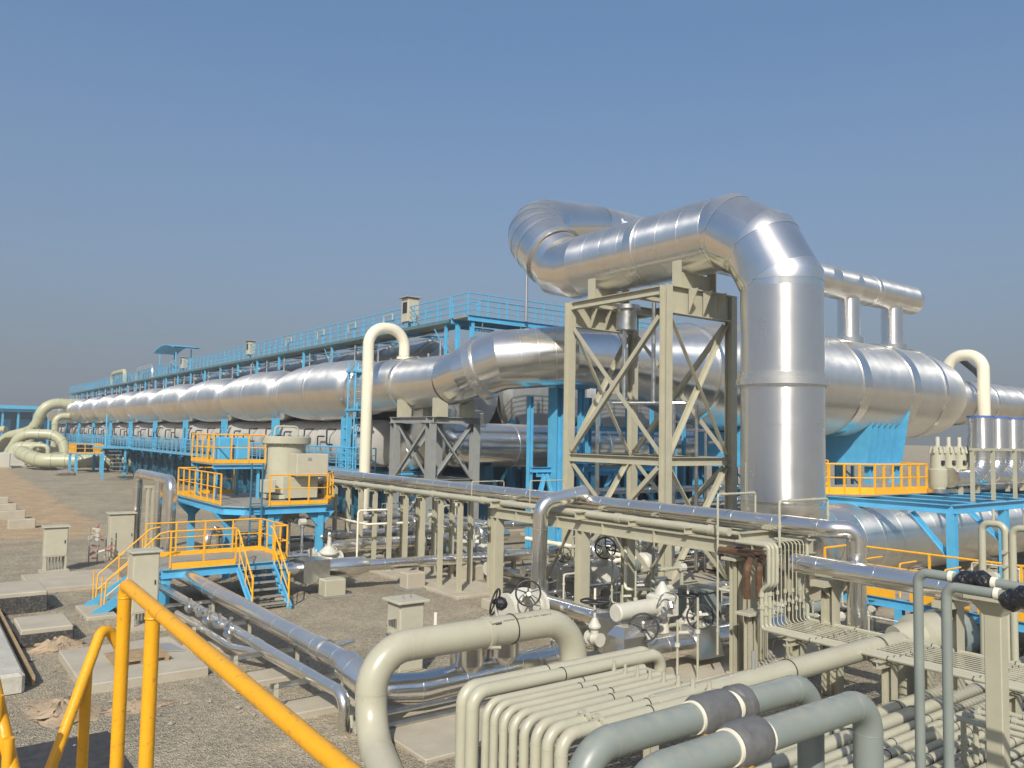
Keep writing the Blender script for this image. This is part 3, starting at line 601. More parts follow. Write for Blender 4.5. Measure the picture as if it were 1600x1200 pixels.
for (za, zb) in ((9.9, 5.0), (4.5, .4)):
    for x in (X0, X1):
        link_mesh('brace', B((x - .05, Y0 + .25, za), (x - .05, Y1 - .25, zb), .17, .17, 'L'), 'beige', tt)
        link_mesh('brace', B((x + .06, Y0 + .25, zb), (x + .06, Y1 - .25, za), .17, .17, 'L'), 'beige', tt)
        link_mesh('gusset_plate', BX((x - .01, (Y0 + Y1) / 2 - .25, (za + zb) / 2 - .25), (x + .015, (Y0 + Y1) / 2 + .25, (za + zb) / 2 + .25)), 'beige', tt)
    for y in (Y0, Y1):
        link_mesh('brace', B((X0 + .25, y - .05, za), (X1 - .25, y - .05, zb), .17, .17, 'L'), 'beige', tt)
        link_mesh('brace', B((X0 + .25, y + .06, zb), (X1 - .25, y + .06, za), .17, .17, 'L'), 'beige', tt)
PXX, PZZ, PR = 23.3, 12.93, 1.33
for y in (Y0 + .25, Y1 - .35):
    link_mesh('saddle_plate', BX((PXX - 1.0, y - .2, TZ + .0), (PXX - .94, y + .2, PZZ - .85)), 'beige', tt)
    link_mesh('saddle_plate', BX((PXX + .94, y - .2, TZ + .0), (PXX + 1.0, y + .2, PZZ - .85)), 'beige', tt)
    link_mesh('saddle_web', BX((PXX - .94, y - .02, TZ + .0), (PXX + .94, y + .02, PZZ - 1.28)), 'beige', tt)
    link_mesh('saddle_base', BX((PXX - 1.25, y - .3, TZ - .0), (PXX + 1.25, y + .3, TZ + .05)), 'beige', tt)
# silver drain pot hanging inside the tower
t = thing('drain_pot', 'small silver pot with thin drain pipes hanging inside the tower', 'drain pot', (23.3, 23.2, 10))
link_mesh('pot', MB().ring((23.0, 23.2, 10.25), Z, .42, .85, 24), 'galv', t); link_mesh('pot_flange', MB().ring((23.0, 23.2, 10.75), Z, .55, .16, 24), 'galv', t)
link_mesh('drain_pipe', T([(22.9, 23.2, 9.9), (22.9, 23.2, 6.95)], .085, 10), 'galv', t)
link_mesh('drain_pipe', T([(23.3, 22.0, 11.3), (23.3, 22.0, 6.95)], .085, 10), 'galv', t)
link_mesh('drain_header', T(fillet([(22.4, 23.3, 6.9), (23.4, 21.6, 6.9), (24.2, 20.6, 6.9), (24.2, 20.6, .6)], .12, 4), .07, 10), 'galv', t)
link_mesh('drain_leg', T([(23.6, 21.2, 6.9), (23.6, 21.2, .3)], .06, 8), 'galv', t)
link_mesh('drain_leg', T([(22.6, 24.4, 6.6), (22.6, 24.4, .3)], .08, 8), 'galv', t)

ts = thing('steam_pipe', 'huge silver steam pipe rising, crossing the tower and doubling back', 'pipe', (PXX, 16.2, 0))
VY = 16.2
def bendseg(a, b, c, R, n):      # mitre points of a bend from dir a->b to b->c
    return fillet([a, b, c], R, n)
top = bendseg(V((PXX, VY, 5)), V((PXX, VY, PZZ)), V((PXX, 27, PZZ)), 2.55, 3)
# polygonal mitre: replace arc samples by tangent intersections
def mitre(a, b, c, R, n):
    a, b, c = V(a), V(b), V(c); u = (a - b).normalized(); w = (c - b).normalized(); th = u.angle(w); turn = math.pi - th
    tl_ = R / math.tan(th / 2); cen = b + (u + w).normalized() * (R / math.sin(th / 2)); s0 = b + u * tl_ - cen; ax = s0.cross(b + w * tl_ - cen).normalized()
    return [cen + Matrix.Rotation(turn * (k + .5) / n, 3, ax) @ (s0 / math.cos(turn / n / 2)) for k in range(n)]
m1 = mitre((PXX, VY, 4), (PXX, VY, PZZ), (PXX, 26, PZZ), 2.9, 3)
m0 = mitre((40, VY, 2.0), (PXX, VY, 2.0), (PXX, VY, 9), 2.0, 3)
lower = [V((60, VY, 2.0))] + m0 + [V((PXX, VY, 7.42))]
link_mesh('lower_run', T(lower, PR * 1.0, 56), 'alu', ts, 12)
link_mesh('riser', T([V((PXX, VY, 7.42))] + m1 + [V((PXX, 22.2, PZZ))], PR, 56), 'alu', ts, 12)
P2 = V((PXX, 27.2, PZZ)); P3 = V((PXX - .12, 28.75, 14.25)); P6 = V((58.0, 29.5, 15.85))
def mitre_seams(parent, path, r):
    for q in range(1, len(path) - 1):
        di = (path[q] - path[q - 1]).normalized(); do = (path[q + 1] - path[q]).normalized()
        link_mesh('mitre_seam', T([path[q] - di * .03, path[q], path[q] + do * .03], r * 1.006, 56, caps=False), 'alu_seam', parent)
mitre_seams(ts, [V((PXX, VY, 7.42))] + m1 + [V((PXX, 22.2, PZZ))], PR); mitre_seams(ts, lower, PR)
link_mesh('overhead_run', T([V((PXX, 22.2, PZZ)), P2 - V((0, .6, 0)), P2 + V((0, .45, .25)), P2.lerp(P3, .62)], PR, 56), 'alu', ts, 9)
bend = fillet([P2.lerp(P3, .62), P3 + (P3 - P2).normalized() * 1.75, V((27.4, 29.6, 16.05))], 1.55, 5)
nb = len(bend); link_mesh('return_bend', T(bend, [PR * 1.05] * (nb - 2) + [PR * 1.0, 1.04], 56), 'alu', ts, 9)
mitre_seams(ts, bend[:-2], PR * 1.05)
link_mesh('upper_run', T([bend[-1] - V((.1, 0, 0)), P6], 1.02, 48), 'alu_far', ts)
link_mesh('end_cap', T([P6 - V((.02, 0, 0)), P6 + V((.25, 0, 0))], [1.02, .85], 48), 'alu_far', ts)
link_mesh('flange', MB().ring((PXX, VY, 7.44), Z, PR * 1.12, .20, 56), 'alu_seam', ts); link_mesh('flange_gasket', MB().ring((PXX, VY, 7.31), Z, PR * 1.06, .06, 56), 'galv', ts); link_mesh('flange_collar', MB().ring((PXX, VY, 7.58), Z, PR * 1.04, .3, 56), 'alu_seam', ts)
link_mesh('flange', MB().ring(P2.lerp(P3, .62), P3 - P2, PR * 1.10, .22, 56), 'alu_seam', ts)
link_mesh('joint_sleeve', MB().ring((PXX, 22.2, PZZ), (0, 1, 0), PR * 1.035, .42, 56), 'alu_seam', ts)
sheets(ts, (PXX, VY, 7.7), (PXX, VY, 10.55), PR, 2, 'alu_Z', 56, 3); sheets(ts, (PXX, VY, 3.6), (PXX, VY, 7.3), PR, 3, 'alu_Z', 56, 4); sheets(ts, (PXX, 18.7, PZZ), (PXX, 25.9, PZZ), PR, 7, 'alu_Y', 56, 5); sheets(ts, (28.0, 29.6, 16.04), (57.6, 29.5, 15.855), 1.015, 12, 'far_X', 48, 6); sheets(ts, (26.2, VY, 2.0), (48, VY, 2.0), PR, 9, 'alu_X', 56, 7)
for z in (): link_mesh('cladding_seam', MB().ring((PXX, VY, z), Z, PR * 1.004, .025, 56), 'alu_seam', ts)
for y in (): link_mesh('cladding_seam', MB().ring((PXX, y, PZZ), (0, 1, 0), PR * 1.004, .025, 56), 'alu_seam', ts)
for x in (52.2,): link_mesh('cladding_seam', MB().ring((x, 29.6 - .0033 * (x - 27.4), 16.05 - .0065 * (x - 27.4)), (1, 0, 0), 1.03 if x != 52.2 else 1.07, .04 if x != 52.2 else .3, 48), 'alu_seam', ts)
for x in (27.4,): link_mesh('cladding_seam', MB().ring((x, VY, 2.0), (1, 0, 0), PR * 1.01, .05 if x != 27.4 else .2, 56), 'alu_seam', ts)
for x in (49.8, 55.3):
    link_mesh('drop_leg', T([(x, 29.5, 15.0), (x, 29.5, 11.9)], .72, 28), 'alu_Z', ts)
    link_mesh('drop_leg_collar', MB().ring((x, 29.5, 12.15), Z, .95, .5, 28), 'alu', ts)
for x in (25.0, 30.5, 36): link_mesh('pedestal', BX((x - .25, VY - 1.2, 0), (x + .25, VY + 1.2, .9)), 'concrete', ts)

# ================================================================== PIPE RACK (along Y at X = 15.5 .. 17)
tr = thing('pipe_rack', 'beige steel pipe rack running across the yard in front of the tower', 'pipe rack', (16, 12, 0))
for y in (21.4, 17.3, 11.7):
    for x in (15.5, 17.3):
        link_mesh('column', B((x, y, 0), (x, y, 2.88), .30, .30, 'I', (0, 1, 0), .025), 'beige', tr)
        link_mesh('footing', bevel_box((x - .35, y - .35, -.1), (x + .35, y + .35, .3), .02), 'concrete', tr)
    link_mesh('cross_beam', B((15.2, y, 3.32), (17.7, y, 3.32), .2, .22), 'beige', tr)
    link_mesh('brace', B((17.3, y, .4), (17.3, y - 1.6, 2.8), .12, .12, 'L'), 'beige', tr)
for x in (15.5, 17.3): link_mesh('girder', B((x, 11.2, 3.04), (x, 21.7, 3.04), .22, .32, 'I', Z, .022), 'beige', tr)
for y in (19.4, 15.3, 13.4): link_mesh('cross_beam', B((15.3, y, 3.29), (17.6, y, 3.29), .14, .16), 'beige', tr)
for y in (11.5, 14.5, 16.4, 18.3, 20.3): link_mesh('stiffener', BX((15.385, y - .008, 2.9), (15.615, y + .008, 3.18)), 'beige', tr)
for k in range(10):
    y = 23.9 + k * 1.28
    for x, rr in ((15.7, 'T-post'), (17.0, 'T-post')):
        ts2 = thing('pipe_post', f'slender beige support post with T top, {["first","second","third","fourth","fifth","sixth","seventh","eighth","ninth","tenth"][k]} from the rack, in the {"front" if x < 16 else "back"} row', 'post', (x, y, 0), 'slender posts under the pipes')
        link_mesh('shaft', B((x, y, .1), (x, y, 3.16), .15, .15, 'I', (0, 1, 0), .014), 'beige', ts2)
        link_mesh('cap_beam', B((x - .28, y, 3.21), (x + .28, y, 3.21), .14, .10), 'beige', ts2)
        link_mesh('base_plate', BX((x - .14, y - .14, .1), (x + .14, y + .14, .125)), 'beige', ts2)
pipe('rack_pipe', 'long silver insulated pipe lying along the top of the rack', [(16.25, 50, 3.62), (16.25, 10.05, 3.62), (16.6, 9.7, 3.62), (16.6, 9.7, 1.0)], .20, 'alu', .3, 28, band=1.15, bandw=.025, bandm='alu_seam')
pipe('rack_pipe', 'beige pipe on the camera side of the rack below the silver one', [(15.62, 40, 3.36), (15.62, 12.3, 3.36)], .10, 'beige_pipe', seg=16, band=3.2, bandw=.2, bt=1.25, bandname='shoe')
pipe('rack_pipe', 'thin beige pipe in the middle of the rack deck', [(15.95, 36, 3.30), (15.95, 12.0, 3.30)], .055, 'beige_pipe', seg=12, band=2.1, bandw=.05, bt=1.4, bandname='clamp')
pipe('rack_pipe', 'beige pipe at the back of the rack deck', [(16.85, 36, 3.40), (16.85, 11.0, 3.40)], .09, 'beige_pipe', seg=14, band=4, bandw=.1, bt=1.3, bandname='clamp')
pipe('rack_pipe', 'thin dusty pipe between the silver pipe and the back rack pipe', [(16.6, 33, 3.28), (16.6, 11.5, 3.28)], .04, 'beige_pipe', seg=10)
# portal loops over the rack
for (y, xa, xb, zt, lab) in ((23.0, 15.55, 16.9, 3.95, 'small beige pipe loop over the rack near the left end'), (19.8, 15.55, 16.9, 4.15, 'pale thin pipe loop over the rack left of the silver elbow'), (12.3, 15.2, 16.6, 4.25, 'white pipe portal over the right part of the rack')):
    pipe('portal_loop', lab, [(xa, y, 3.3 if y > 15 else .6), (xa, y, zt), (xb, y - .0, zt), (xb, y, 3.3)], .026 if y < 15 else .016, 'beige_pipe', .07, 10, band=1.1, bandw=.08, bt=1.4, bandname='coupling')
pipe('portal_loop', 'white pipe portal at the right end of the rack beside the vertical silver pipe', [(15.35, 10.75, 3.2), (15.35, 10.75, 4.2), (17.2, 10.75, 4.2), (17.2, 10.75, 3.4)], .03, 'beige_pipe', .07, 10, band=.9, bandw=.08, bt=1.4, bandname='coupling')
# silver drop with elbow
t = pipe('drop_pipe', 'silver insulated pipe dropping from the rack with two elbows', [(16.2, 18.0, 3.9), (14.75, 18.25, 3.62), (14.75, 18.35, .85), (14.75, 14.9, .85)], .215, 'alu', .42, 32, band=.85, bandw=.02, bandm='alu_seam', n=9)
# second parallel thinner drop behind
pipe('drop_pipe', 'grey insulated drop pipe in the shade behind the silver elbow', [(17.6, 19.6, 3.3), (17.6, 19.6, .7), (21, 19.2, .7)], .17, 'galv', .4, 16)
# silver pipe continuing to the right
pipe('insulated_pipe', 'shiny silver pipe running right behind the green risers', [(16.1, 10.9, 2.80), (16.1, 2.0, 2.72)], .215, 'alu', seg=32, band=1.3, bandw=.022, bandm='alu_seam')
for y, nm in ((10.2, 'beige column under the right silver pipe beside the pipe comb'), (7.6, 'beige capped column under the right silver pipe behind the green risers')):
    t = thing('pipe_column', nm, 'column', (16.3, y, 0), 'columns under the right silver pipe')
    link_mesh('shaft', B((16.4, y, 0), (16.4, y, 2.4), .28, .28, 'I', (0, 1, 0), .02), 'beige', t); link_mesh('cap', B((15.9, y, 2.46), (16.7, y, 2.46), .34, .13, 'box'), 'beige', t)
    link_mesh('cap_gusset', gusset((16.0, y, 2.4), (16.4, y, 2.4), (16.4, y, 2.1), (0, 1, 0), .02), 'beige', t)

# ================================================================== COMB OF SMALL PIPES (down from rack, then along -Y)
names = ['first', 'second', 'third', 'fourth', 'fifth', 'sixth', 'seventh', 'eighth', 'ninth', 'tenth', 'eleventh', 'twelfth', 'thirteenth', 'fourteenth', 'fifteenth', 'sixteenth', 'seventeenth', 'eighteenth', 'nineteenth']
for k in range(13):
    x = 14.72 + k * .138; r = .042 if k < 3 or k > 11 else .0125
    y = 10.75 - .0 * k; zt = 3.3
    y2 = 3.6 + .12 * k if k < 8 else 4.8
    jog = .45 if k < 3 else 0
    y -= .0
    pts = [(x, 11.4, zt), (x, y - jog * .4, zt), (x, y - jog * .4, 2.5), (x, y, 2.35 if jog else 2.4), (x, y, 1.55), (x, y2, 1.55)]
    if not jog: pts = [(x, 11.4, zt), (x, y, zt), (x, y, 1.55), (x, y2, 1.55)]
    t = pipe('comb_pipe', f'thin beige pipe dropping off the rack and running right, {names[k]} from the camera side', pts, r, 'beige_pipe', .1, 10, cat='pipe', group='small pipes falling off the rack end')
    for zz in (2.05, 1.85) if k % 2 else (2.25, 2.0): link_mesh('union', MB().ring((x, y, zz), Z, max(r * 1.5, .036), .08, 8), 'beige_pipe', t)
    for yy in (9.6, 8.0, 6.5): link_mesh('clamp', MB().torus((x, yy - (k % 3) * .05, 1.55), (0, 1, 0), r * 1.05, .008, 10, 5), 'black', t)
for k, (dx, dy) in enumerate(((0, 0), (.28, -.1))):
    pipe('primed_pipe', ['brown primed pipe bend hanging at the end of the rack, left one', 'brown primed pipe bend at the end of the rack, right one'][k], [(15.15 + dx, 12.2, 3.0), (15.15 + dx, 11.3 + dy, 3.0), (14.75 + dx, 11.15 + dy, 2.75), (14.75 + dx, 11.15 + dy, 2.1)], .075, 'rust', .16, 12)
for k, y in enumerate((10.0, 8.1, 6.0)):
    t = thing('pipe_stand', ['short beige stand under the comb of thin pipes nearest the rack', 'beige stand under the middle of the thin pipes', 'beige stand under the right end of the thin pipes'][k], 'pipe stand', (15, y, 0), 'stands under the thin pipes')
    link_mesh('shaft', B((14.95, y, 0), (14.95, y, 1.38), .2, .2, 'I', (0, 1, 0), .018), 'beige', t); link_mesh('shaft', B((16.3, y, 0), (16.3, y, 1.38), .2, .2, 'I', (0, 1, 0), .018), 'beige', t)
    link_mesh('cross_beam', B((14.5, y, 1.44), (16.6, y, 1.44), .16, .12), 'beige', t)

# ================================================================== BEIGE PIPES IN FRONT
t = pipe('looped_pipe', 'fat beige pipe arching over the gravel in the foreground', [(6.2, 10.6, -.25), (6.95, 13.35, .15), (6.95, 13.35, 1.62), (11.75, 13.35, 1.62), (11.75, 13.35, .0)], .285, 'beige_pipe', .85, 36, n=12, weld=True)
for c, d in (((6.95, 13.35, .30), Z), ((9.45, 13.35, 1.62), V((1, 0, 0)))):
    f = link_mesh('clamp', MB().ring(c, d, .315, .10, 36), 'beige_pipe', t)
    dd, a, b = basis(d)
    for s in (1, -1): link_mesh('clamp_lug', T([V(c) - d * .05 + (a * .7 + b * .72 * s) * .33, V(c) + d * .16 + (a * .7 + b * .72 * s) * .36], .035, 8), 'beige_pipe', f)
link_mesh('strap', MB().torus((10.05, 13.35, 1.62), (1, 0, 0), .292, .014, 32, 6), 'black', t)
def text_on(parent, body, size, loc, right, up_, m='ink', off=0):
    c = bpy.data.curves.new('lettering', 'FONT'); c.body = body; c.size = size; c.extrude = 0.0015
    o = bpy.data.objects.new('lettering', c); S.collection.objects.link(o)
    r = V(right).normalized(); u = V(up_).normalized(); n_ = r.cross(u).normalized(); u = n_.cross(r)
    o.matrix_world = Matrix(((r.x, u.x, n_.x, loc[0]), (r.y, u.y, n_.y, loc[1]), (r.z, u.z, n_.z, loc[2]), (0, 0, 0, 1)))
    dg = bpy.context.evaluated_depsgraph_get(); dg.update(); me = bpy.data.meshes.new_from_object(o.evaluated_get(dg)); mw = o.matrix_world.copy()
    bpy.data.objects.remove(o); bpy.data.curves.remove(c); me.transform(mw); me.materials.clear(); me.materials.append(M[m])
    q = bpy.data.objects.new('lettering', me); S.collection.objects.link(q)
    if parent is not None:
        q.parent = parent; q.matrix_parent_inverse = Matrix.Translation(-parent.location)
    return q
# stencilled line marks (illegible at this distance) on the fat pipe
def stencil(parent, pts_fn, n, seedv):
    rnd = random.Random(seedv); mb = MB()
    for k in range(n):
        if rnd.random() < .16: continue
        p, r_, u = pts_fn((k + .5) / n); w = .012 + rnd.random() * .008; h = .045
        for q in range(2):
            o = p + r_ * (w * (q * 1.4 - .7)) + u * rnd.uniform(-.006, .006)
            hh = h * rnd.uniform(.5, 1)
            a, b, c, d = o - r_ * w * .32 - u * hh / 2, o + r_ * w * .32 - u * hh / 2, o + r_ * w * .32 + u * hh / 2, o - r_ * w * .32 + u * hh / 2
            mb.add([a, b, c, d], [(0, 1, 2, 3)])
    return stuff('stencil_marks', mb, 'ink', parent)
nrm = V((-.0, -.62, .785)); upd = V((0, .785, .62))
stencil(t, lambda f: (V((9.72 + 1.25 * f, 13.35, 1.62)) + nrm * .2875, V((1, 0, 0)), upd), 34, 4)
def arc_pt(f):
    a = math.radians(180 - 78 * f); c = V((6.95 + .85, 13.35, 1.62 - .85)); rad = V((math.cos(a), 0, math.sin(a))); tang = V((math.sin(a), 0, -math.cos(a)))
    n_ = (rad * .85 + V((0, -.53, 0))).normalized(); p = c + rad * .85 + n_ * .2875
    return p, tang, n_.cross(tang).normalized()
stencil(t, arc_pt, 30, 9)

# riser bundle: ten pipes
rad = [.108, .108] + [.064] * 4 + [.072, .078, .085, .092]
ycur = 10.72; bx = 7.1
for k in range(10):
    r = rad[k]; y = [10.62, 10.36, 10.0, 9.79, 9.56, 9.33, 9.08, 8.82, 8.57, 8.29][k]
    xe = 11.2 if k < 2 else (10.2 + .1 * (k % 3)); zt = 1.62 - (.108 - r)
    pts = [(bx, y, -.1), (bx, y, zt), (xe, y, zt)] if k > 1 else [(bx, y, -.1), (bx, y, zt), (xe, y, zt), (xe, y, -.1)]
    t = pipe('riser_pipe', f'beige pipe bending over in the riser bundle, {names[k]} from the fat arched pipe', pts, r, 'beige_pipe', .24, 20, group='beige riser bundle', n=9, weld=True)
    link_mesh('strap', MB().torus((8.75 + .12 * (k % 3), y, zt), (1, 0, 0), r * 1.03, .010, 20, 5), 'black', t)
    if k > 1:
        link_mesh('drain_stub', T([(9.6 + .05 * k, y, zt), (9.6 + .05 * k, y, zt + .22)], r * .42, 10), 'beige_pipe', t)
        link_mesh('stub_collar', MB().ring((9.6 + .05 * k, y, zt + .08), Z, r * .6, .05, 10), 'beige_pipe', t)
    if k >= 8:
        link_mesh('flange', MB().ring((7.75, y, zt), (1, 0, 0), r * 1.75, .05, 20), 'beige_pipe', t)
        for q in range(6): link_mesh('bolt', T([(7.70, y + r * 1.4 * math.cos(q * 1.047), zt + r * 1.4 * math.sin(q * 1.047)), (7.80, y + r * 1.4 * math.cos(q * 1.047), zt + r * 1.4 * math.sin(q * 1.047))], .012, 6), 'galv', t)
for k, x in enumerate((8.9, 10.6)):
    t = thing('pipe_stand', ['low beige stand under the riser bundle near the elbows', 'low beige stand under the far end of the riser bundle'][k], 'pipe stand', (x, 9.5, 0), 'stands under the riser bundle')
    for y in (8.4, 10.5): link_mesh('shaft', B((x, y, 0), (x, y, 1.38), .16, .16, 'I', (0, 1, 0)), 'beige', t)
    link_mesh('cross_beam', B((x, 8.1, 1.445), (x, 10.8, 1.445), .14, .12), 'beige', t)
t = pipe('header_pipe', 'long thick beige header pipe running right from the riser bundle', [(9.2, 8.62, 1.5), (16.8, 8.72, 1.5), (16.8, 8.72, -.1)], .19, 'beige_pipe', .5, 28)
link_mesh('end_cap', T([(9.21, 8.62, 1.5), (9.12, 8.62, 1.5)], [.19, .12], 28), 'beige_pipe', t)
for x in (12.6, 15.6): link_mesh('strap', MB().torus((x, 8.66, 1.5), (1, 0, 0), .195, .012, 28, 5), 'black', t)
link_mesh('stub', T([(11.6, 8.64, 1.6), (11.6, 8.64, 1.98)], .035, 10), 'grey', t)
# lower bundle on the right, running along X
ycur = 8.0
for k in range(19):
    r = [.12, .115, .075, .07, .08, .07, .075, .06, .085, .07, .06, .075, .06, .09, .07, .08, .07, .09, .07][k]; ycur -= r * 2 + .075; z = .62 + r
    x0 = 7.0
    t = pipe('low_pipe', f'low beige pipe crossing under the green risers, {names[k]} from the header pipe', [(x0, ycur + r, z), (24, ycur + r, z)], r, 'beige_pipe', seg=16, group='low beige pipes on the right')
    for x in (12.4 + .2 * (k % 4), 9.6 + .15 * (k % 3), 14.6): link_mesh('strap', MB().torus((x, ycur + r, z), (1, 0, 0), r * 1.04, .010, 16, 5), 'black', t)
    if k in (4, 7, 11): 
        for x in (10.8, 13.6): link_mesh('flange', MB().ring((x + .3 * k / 4, ycur + r, z), (1, 0, 0), r * 1.7, .07, 16), 'beige_pipe', t)
for k, x in enumerate((9.0, 12.0, 15.0, 18.0)):
    t = thing('pipe_sleeper', ['concrete sleeper under the low pipes nearest the camera', 'second concrete sleeper under the low pipes', 'third concrete sleeper under the low pipes', 'farthest concrete sleeper under the low pipes'][k], 'sleeper', (x, 6, 0), 'sleepers under the low pipes')
    link_mesh('block', bevel_box((x - .2, 3.4, 0.06), (x + .2, 8.1, .5), .03), 'concrete', t); link_mesh('top_beam', B((x, 3.4, .56), (x, 8.1, .56), .2, .12), 'beige', t)
# crossing small risers among the low pipes at the right end
for k in range(4):
    y = 6.9 - .0 * k; x = 12.6 + .28 * k
    t = pipe('riser_stub', f'short beige riser frame among the low pipes, {names[k]} from the left', [(x, 5.9 - k * .05, .75), (x, 5.9 - k * .05, 1.5), (x, 4.6, 1.5), (x, 4.6, .75)], .04, 'beige_pipe', .1, 10, band=.5, bandw=.06, bt=1.5, bandname='union', group='short riser frames on the right')

# green coated pipes
def coated(label, pts, r, wraps, R):
    t = pipe('coated_pipe', label, pts, r, 'green', R, 36, n=12, group='grey green coated pipes', weld=True)
    for (x, L, k) in wraps:
        y, z = pts[1][1], pts[1][2]
        n_ = 9; P = []; RR = []
        rnd = random.Random(int(x * 17))
        for i in range(n_): P.append((x + L * i / (n_ - 1), y + rnd.uniform(-.004, .004), z + rnd.uniform(-.004, .004))); RR.append(r * (1.36 + .015 * math.sin(i * 1.9)) if 0 < i < n_ - 1 else r * 1.2)
        w = link_mesh('wrapping', T(P, RR, 28), 'wrap', t, 60)
        for e in (x - .02, x + L + .01): link_mesh('tape', MB().ring((e, y, z), (1, .06, 0), r * 1.10, .05, 28), 'cloth', w)
        mb = MB(); mb.tube([(x + .02, y - r * .55, z - r * 1.05), (x + .12, y - r * .7, z - r * 1.15), (x + .2, y - r * .55, z - r * 1.0)], [.05, .07, .04], 8)
        link_mesh('foam_blob', mb, 'foam', w, 60)
    return t
coated('grey green coated pipe with dark wrapped joints, farther of two', [(5.48, 6.1, .4), (5.48, 6.1, 2.45), (9.35, 6.1, 2.45), (9.35, 6.1, .6)], .162, [(7.15, .58, 0), (7.80, .22, 1)], .40)
coated('grey green coated pipe with dark wrapped joint, nearest in the foreground', [(5.4, 5.28, .4), (5.4, 5.28, 2.47), (9.25, 5.28, 2.47), (9.25, 5.28, .6)], .166, [(6.72, .48, 0)], .36)
for k, (x, y, zt, ye) in enumerate(((9.75, 4.92, 3.98, 1.6), (9.55, 4.50, 3.90, 1.2))):
    t = pipe('green_riser', ['tall thin green riser, left one of the pair', 'tall thin green riser, right one of the pair'][k], [(x, y, .1), (x, y, zt), (x, ye, zt - .02)], .056, 'green', .12, 18, group='thin green risers', n=8)
    if k == 1 or True:
        yw = y - .42 - .15 * k; n_ = 8; rnd = random.Random(5 + k)
        link_mesh('plastic_wrap', T([(x + rnd.uniform(-.01, .01), yw - .40 * i / (n_ - 1), zt - .015 - .03 * math.sin(i)) for i in range(n_)], [.06] + [.105 + rnd.uniform(-.018, .03) for _ in range(n_ - 2)] + [.06], 14), 'plastic', t, 70)
        for e in (yw + .03, yw - .43): link_mesh('tape', MB().ring((x, e, zt), (0, 1, 0), .068, .05, 16), 'cloth', t)
t = thing('pipe_column', 'thick beige column with flared cap at the right edge in the foreground', 'column', (12.0, 5.0, 0))
link_mesh('shaft', bevel_box((11.9, 4.9, 0), (12.12, 5.12, 3.3), .012), 'beige', t)
link_mesh('cap_plate', bevel_box((11.7, 4.72, 3.42), (12.3, 5.3, 3.48), .01), 'beige', t)
link_mesh('cap_flare', MB().add([(11.9, 4.9, 3.2), (12.12, 4.9, 3.2), (12.12, 5.12, 3.2), (11.9, 5.12, 3.2), (11.75, 4.77, 3.42), (12.27, 4.77, 3.42), (12.27, 5.25, 3.42), (11.75, 5.25, 3.42)], [(0, 1, 5, 4), (1, 2, 6, 5), (2, 3, 7, 6), (3, 0, 4, 7), (4, 5, 6, 7)]), 'beige', t)
# striped low barrier pipe at the bottom right corner
t = thing('marked_pipe', 'low pale pipe with blue and yellow bands in the bottom right corner', 'pipe', (9, 4, 1))
link_mesh('pipe_run', T([(7.9, 3.75, 1.42), (12.5, 4.0, 1.42)], .05, 14), 'cloth', t)
for x, m in ((9.55, 'yellowtape'), (9.25, 'bluetape'), (8.85, 'yellowtape')): link_mesh('colour_band', MB().ring((x, 3.75 + (x - 7.9) * .0543, 1.42), (1, .0543, 0), .052, .13, 14), m, t)
for x in (8.4, 11.8): link_mesh('leg', T([(x, 3.75 + (x - 7.9) * .0543, 0), (x, 3.75 + (x - 7.9) * .0543, 1.40)], .04, 10), 'cloth', t)

# beige inverted U pipes at right middle ground
for k in range(3):
    y = 8.3 - .62 * k; x = 19.3
    t = pipe('looped_pipe', ['narrow beige inverted U pipe by the blue frame, left of three', 'narrow beige inverted U pipe by the blue frame, middle of three', 'narrow beige inverted U pipe by the blue frame, right of three'][k], [(x, y, .0), (x, y, 3.78 - .05 * k), (x, y - .48, 3.78 - .05 * k), (x, y - .48, .0)], .075, 'beige_pipe', .17, 16, n=8, group='narrow beige U pipes')
    link_mesh('vent_stub', T([(x, y - .24, 3.8), (x, y - .24, 4.1 - .05 * k)], .03, 8), 'beige_pipe', t)
    for q in range(3): link_mesh('valve_boss', MB().ring((x - .08, y - .5, 3.2 - .3 * q), (1, 0, 0), .05, .14, 8), 'beige_pipe', t)

# ================================================================== RIGHT BLUE FRAME WITH FILTERS
tf = thing('equipment_frame', 'light blue steel deck frame on columns right of the vertical silver pipe', 'steel frame', (30, 15, 0))
FZ = 3.55
for a, b in (((27.2, 12.6), (27.2, 21)), ((27.2, 12.6), (48, 12.6)), ((31.5, 12.6), (31.5, 21)), ((36, 12.6), (36, 21)), ((27.2, 16.9), (48, 16.9)), ((29.2, 12.6), (29.2, 21)), ((33.6, 12.6), (33.6, 21)), ((27.2, 21), (48, 21))):
    link_mesh('beam', B((*a, FZ - .14), (*b, FZ - .14), .24, .28 if a[1] == 12.6 or a[0] == 27.2 else .25), 'blue', tf)
for x, y in ((27.2, 12.6), (27.2, 19.2), (31.0, 12.6), (34.8, 12.6), (38.6, 12.6), (43, 12.6), (34, 19.4), (40, 19.4)):
    link_mesh('column', B((x, y, 0), (x, y, FZ - .28), .26, .26, 'I', (1, 0, 0), .02), 'blue', tf)
for a, b in (((27.2, 13.9, FZ - .3), (27.2, 12.7, 1.9)), ((31.0, 13.9, FZ - .3), (31.0, 12.7, 2.2)), ((27.2, 18, FZ - .3), (27.2, 19.1, 2.0))): link_mesh('knee_brace', B(a, b, .14, .14, 'L'), 'blue', tf)
link_mesh('deck', BX((27.4, 16.0, FZ + .005), (48, 20.9, FZ + .03)), 'grate', tf)
for x in (29.6, 31.2, 33.0, 35, 37): link_mesh('post', B((x, 13.0, FZ + .0), (x, 13.0, FZ + 1.75), .11, .11, 'box'), 'beige', tf)
link_mesh('beam', B((29.5, 13.0, FZ + 1.8), (48, 13.0, FZ + 1.8), .11, .09, 'box'), 'beige', tf)
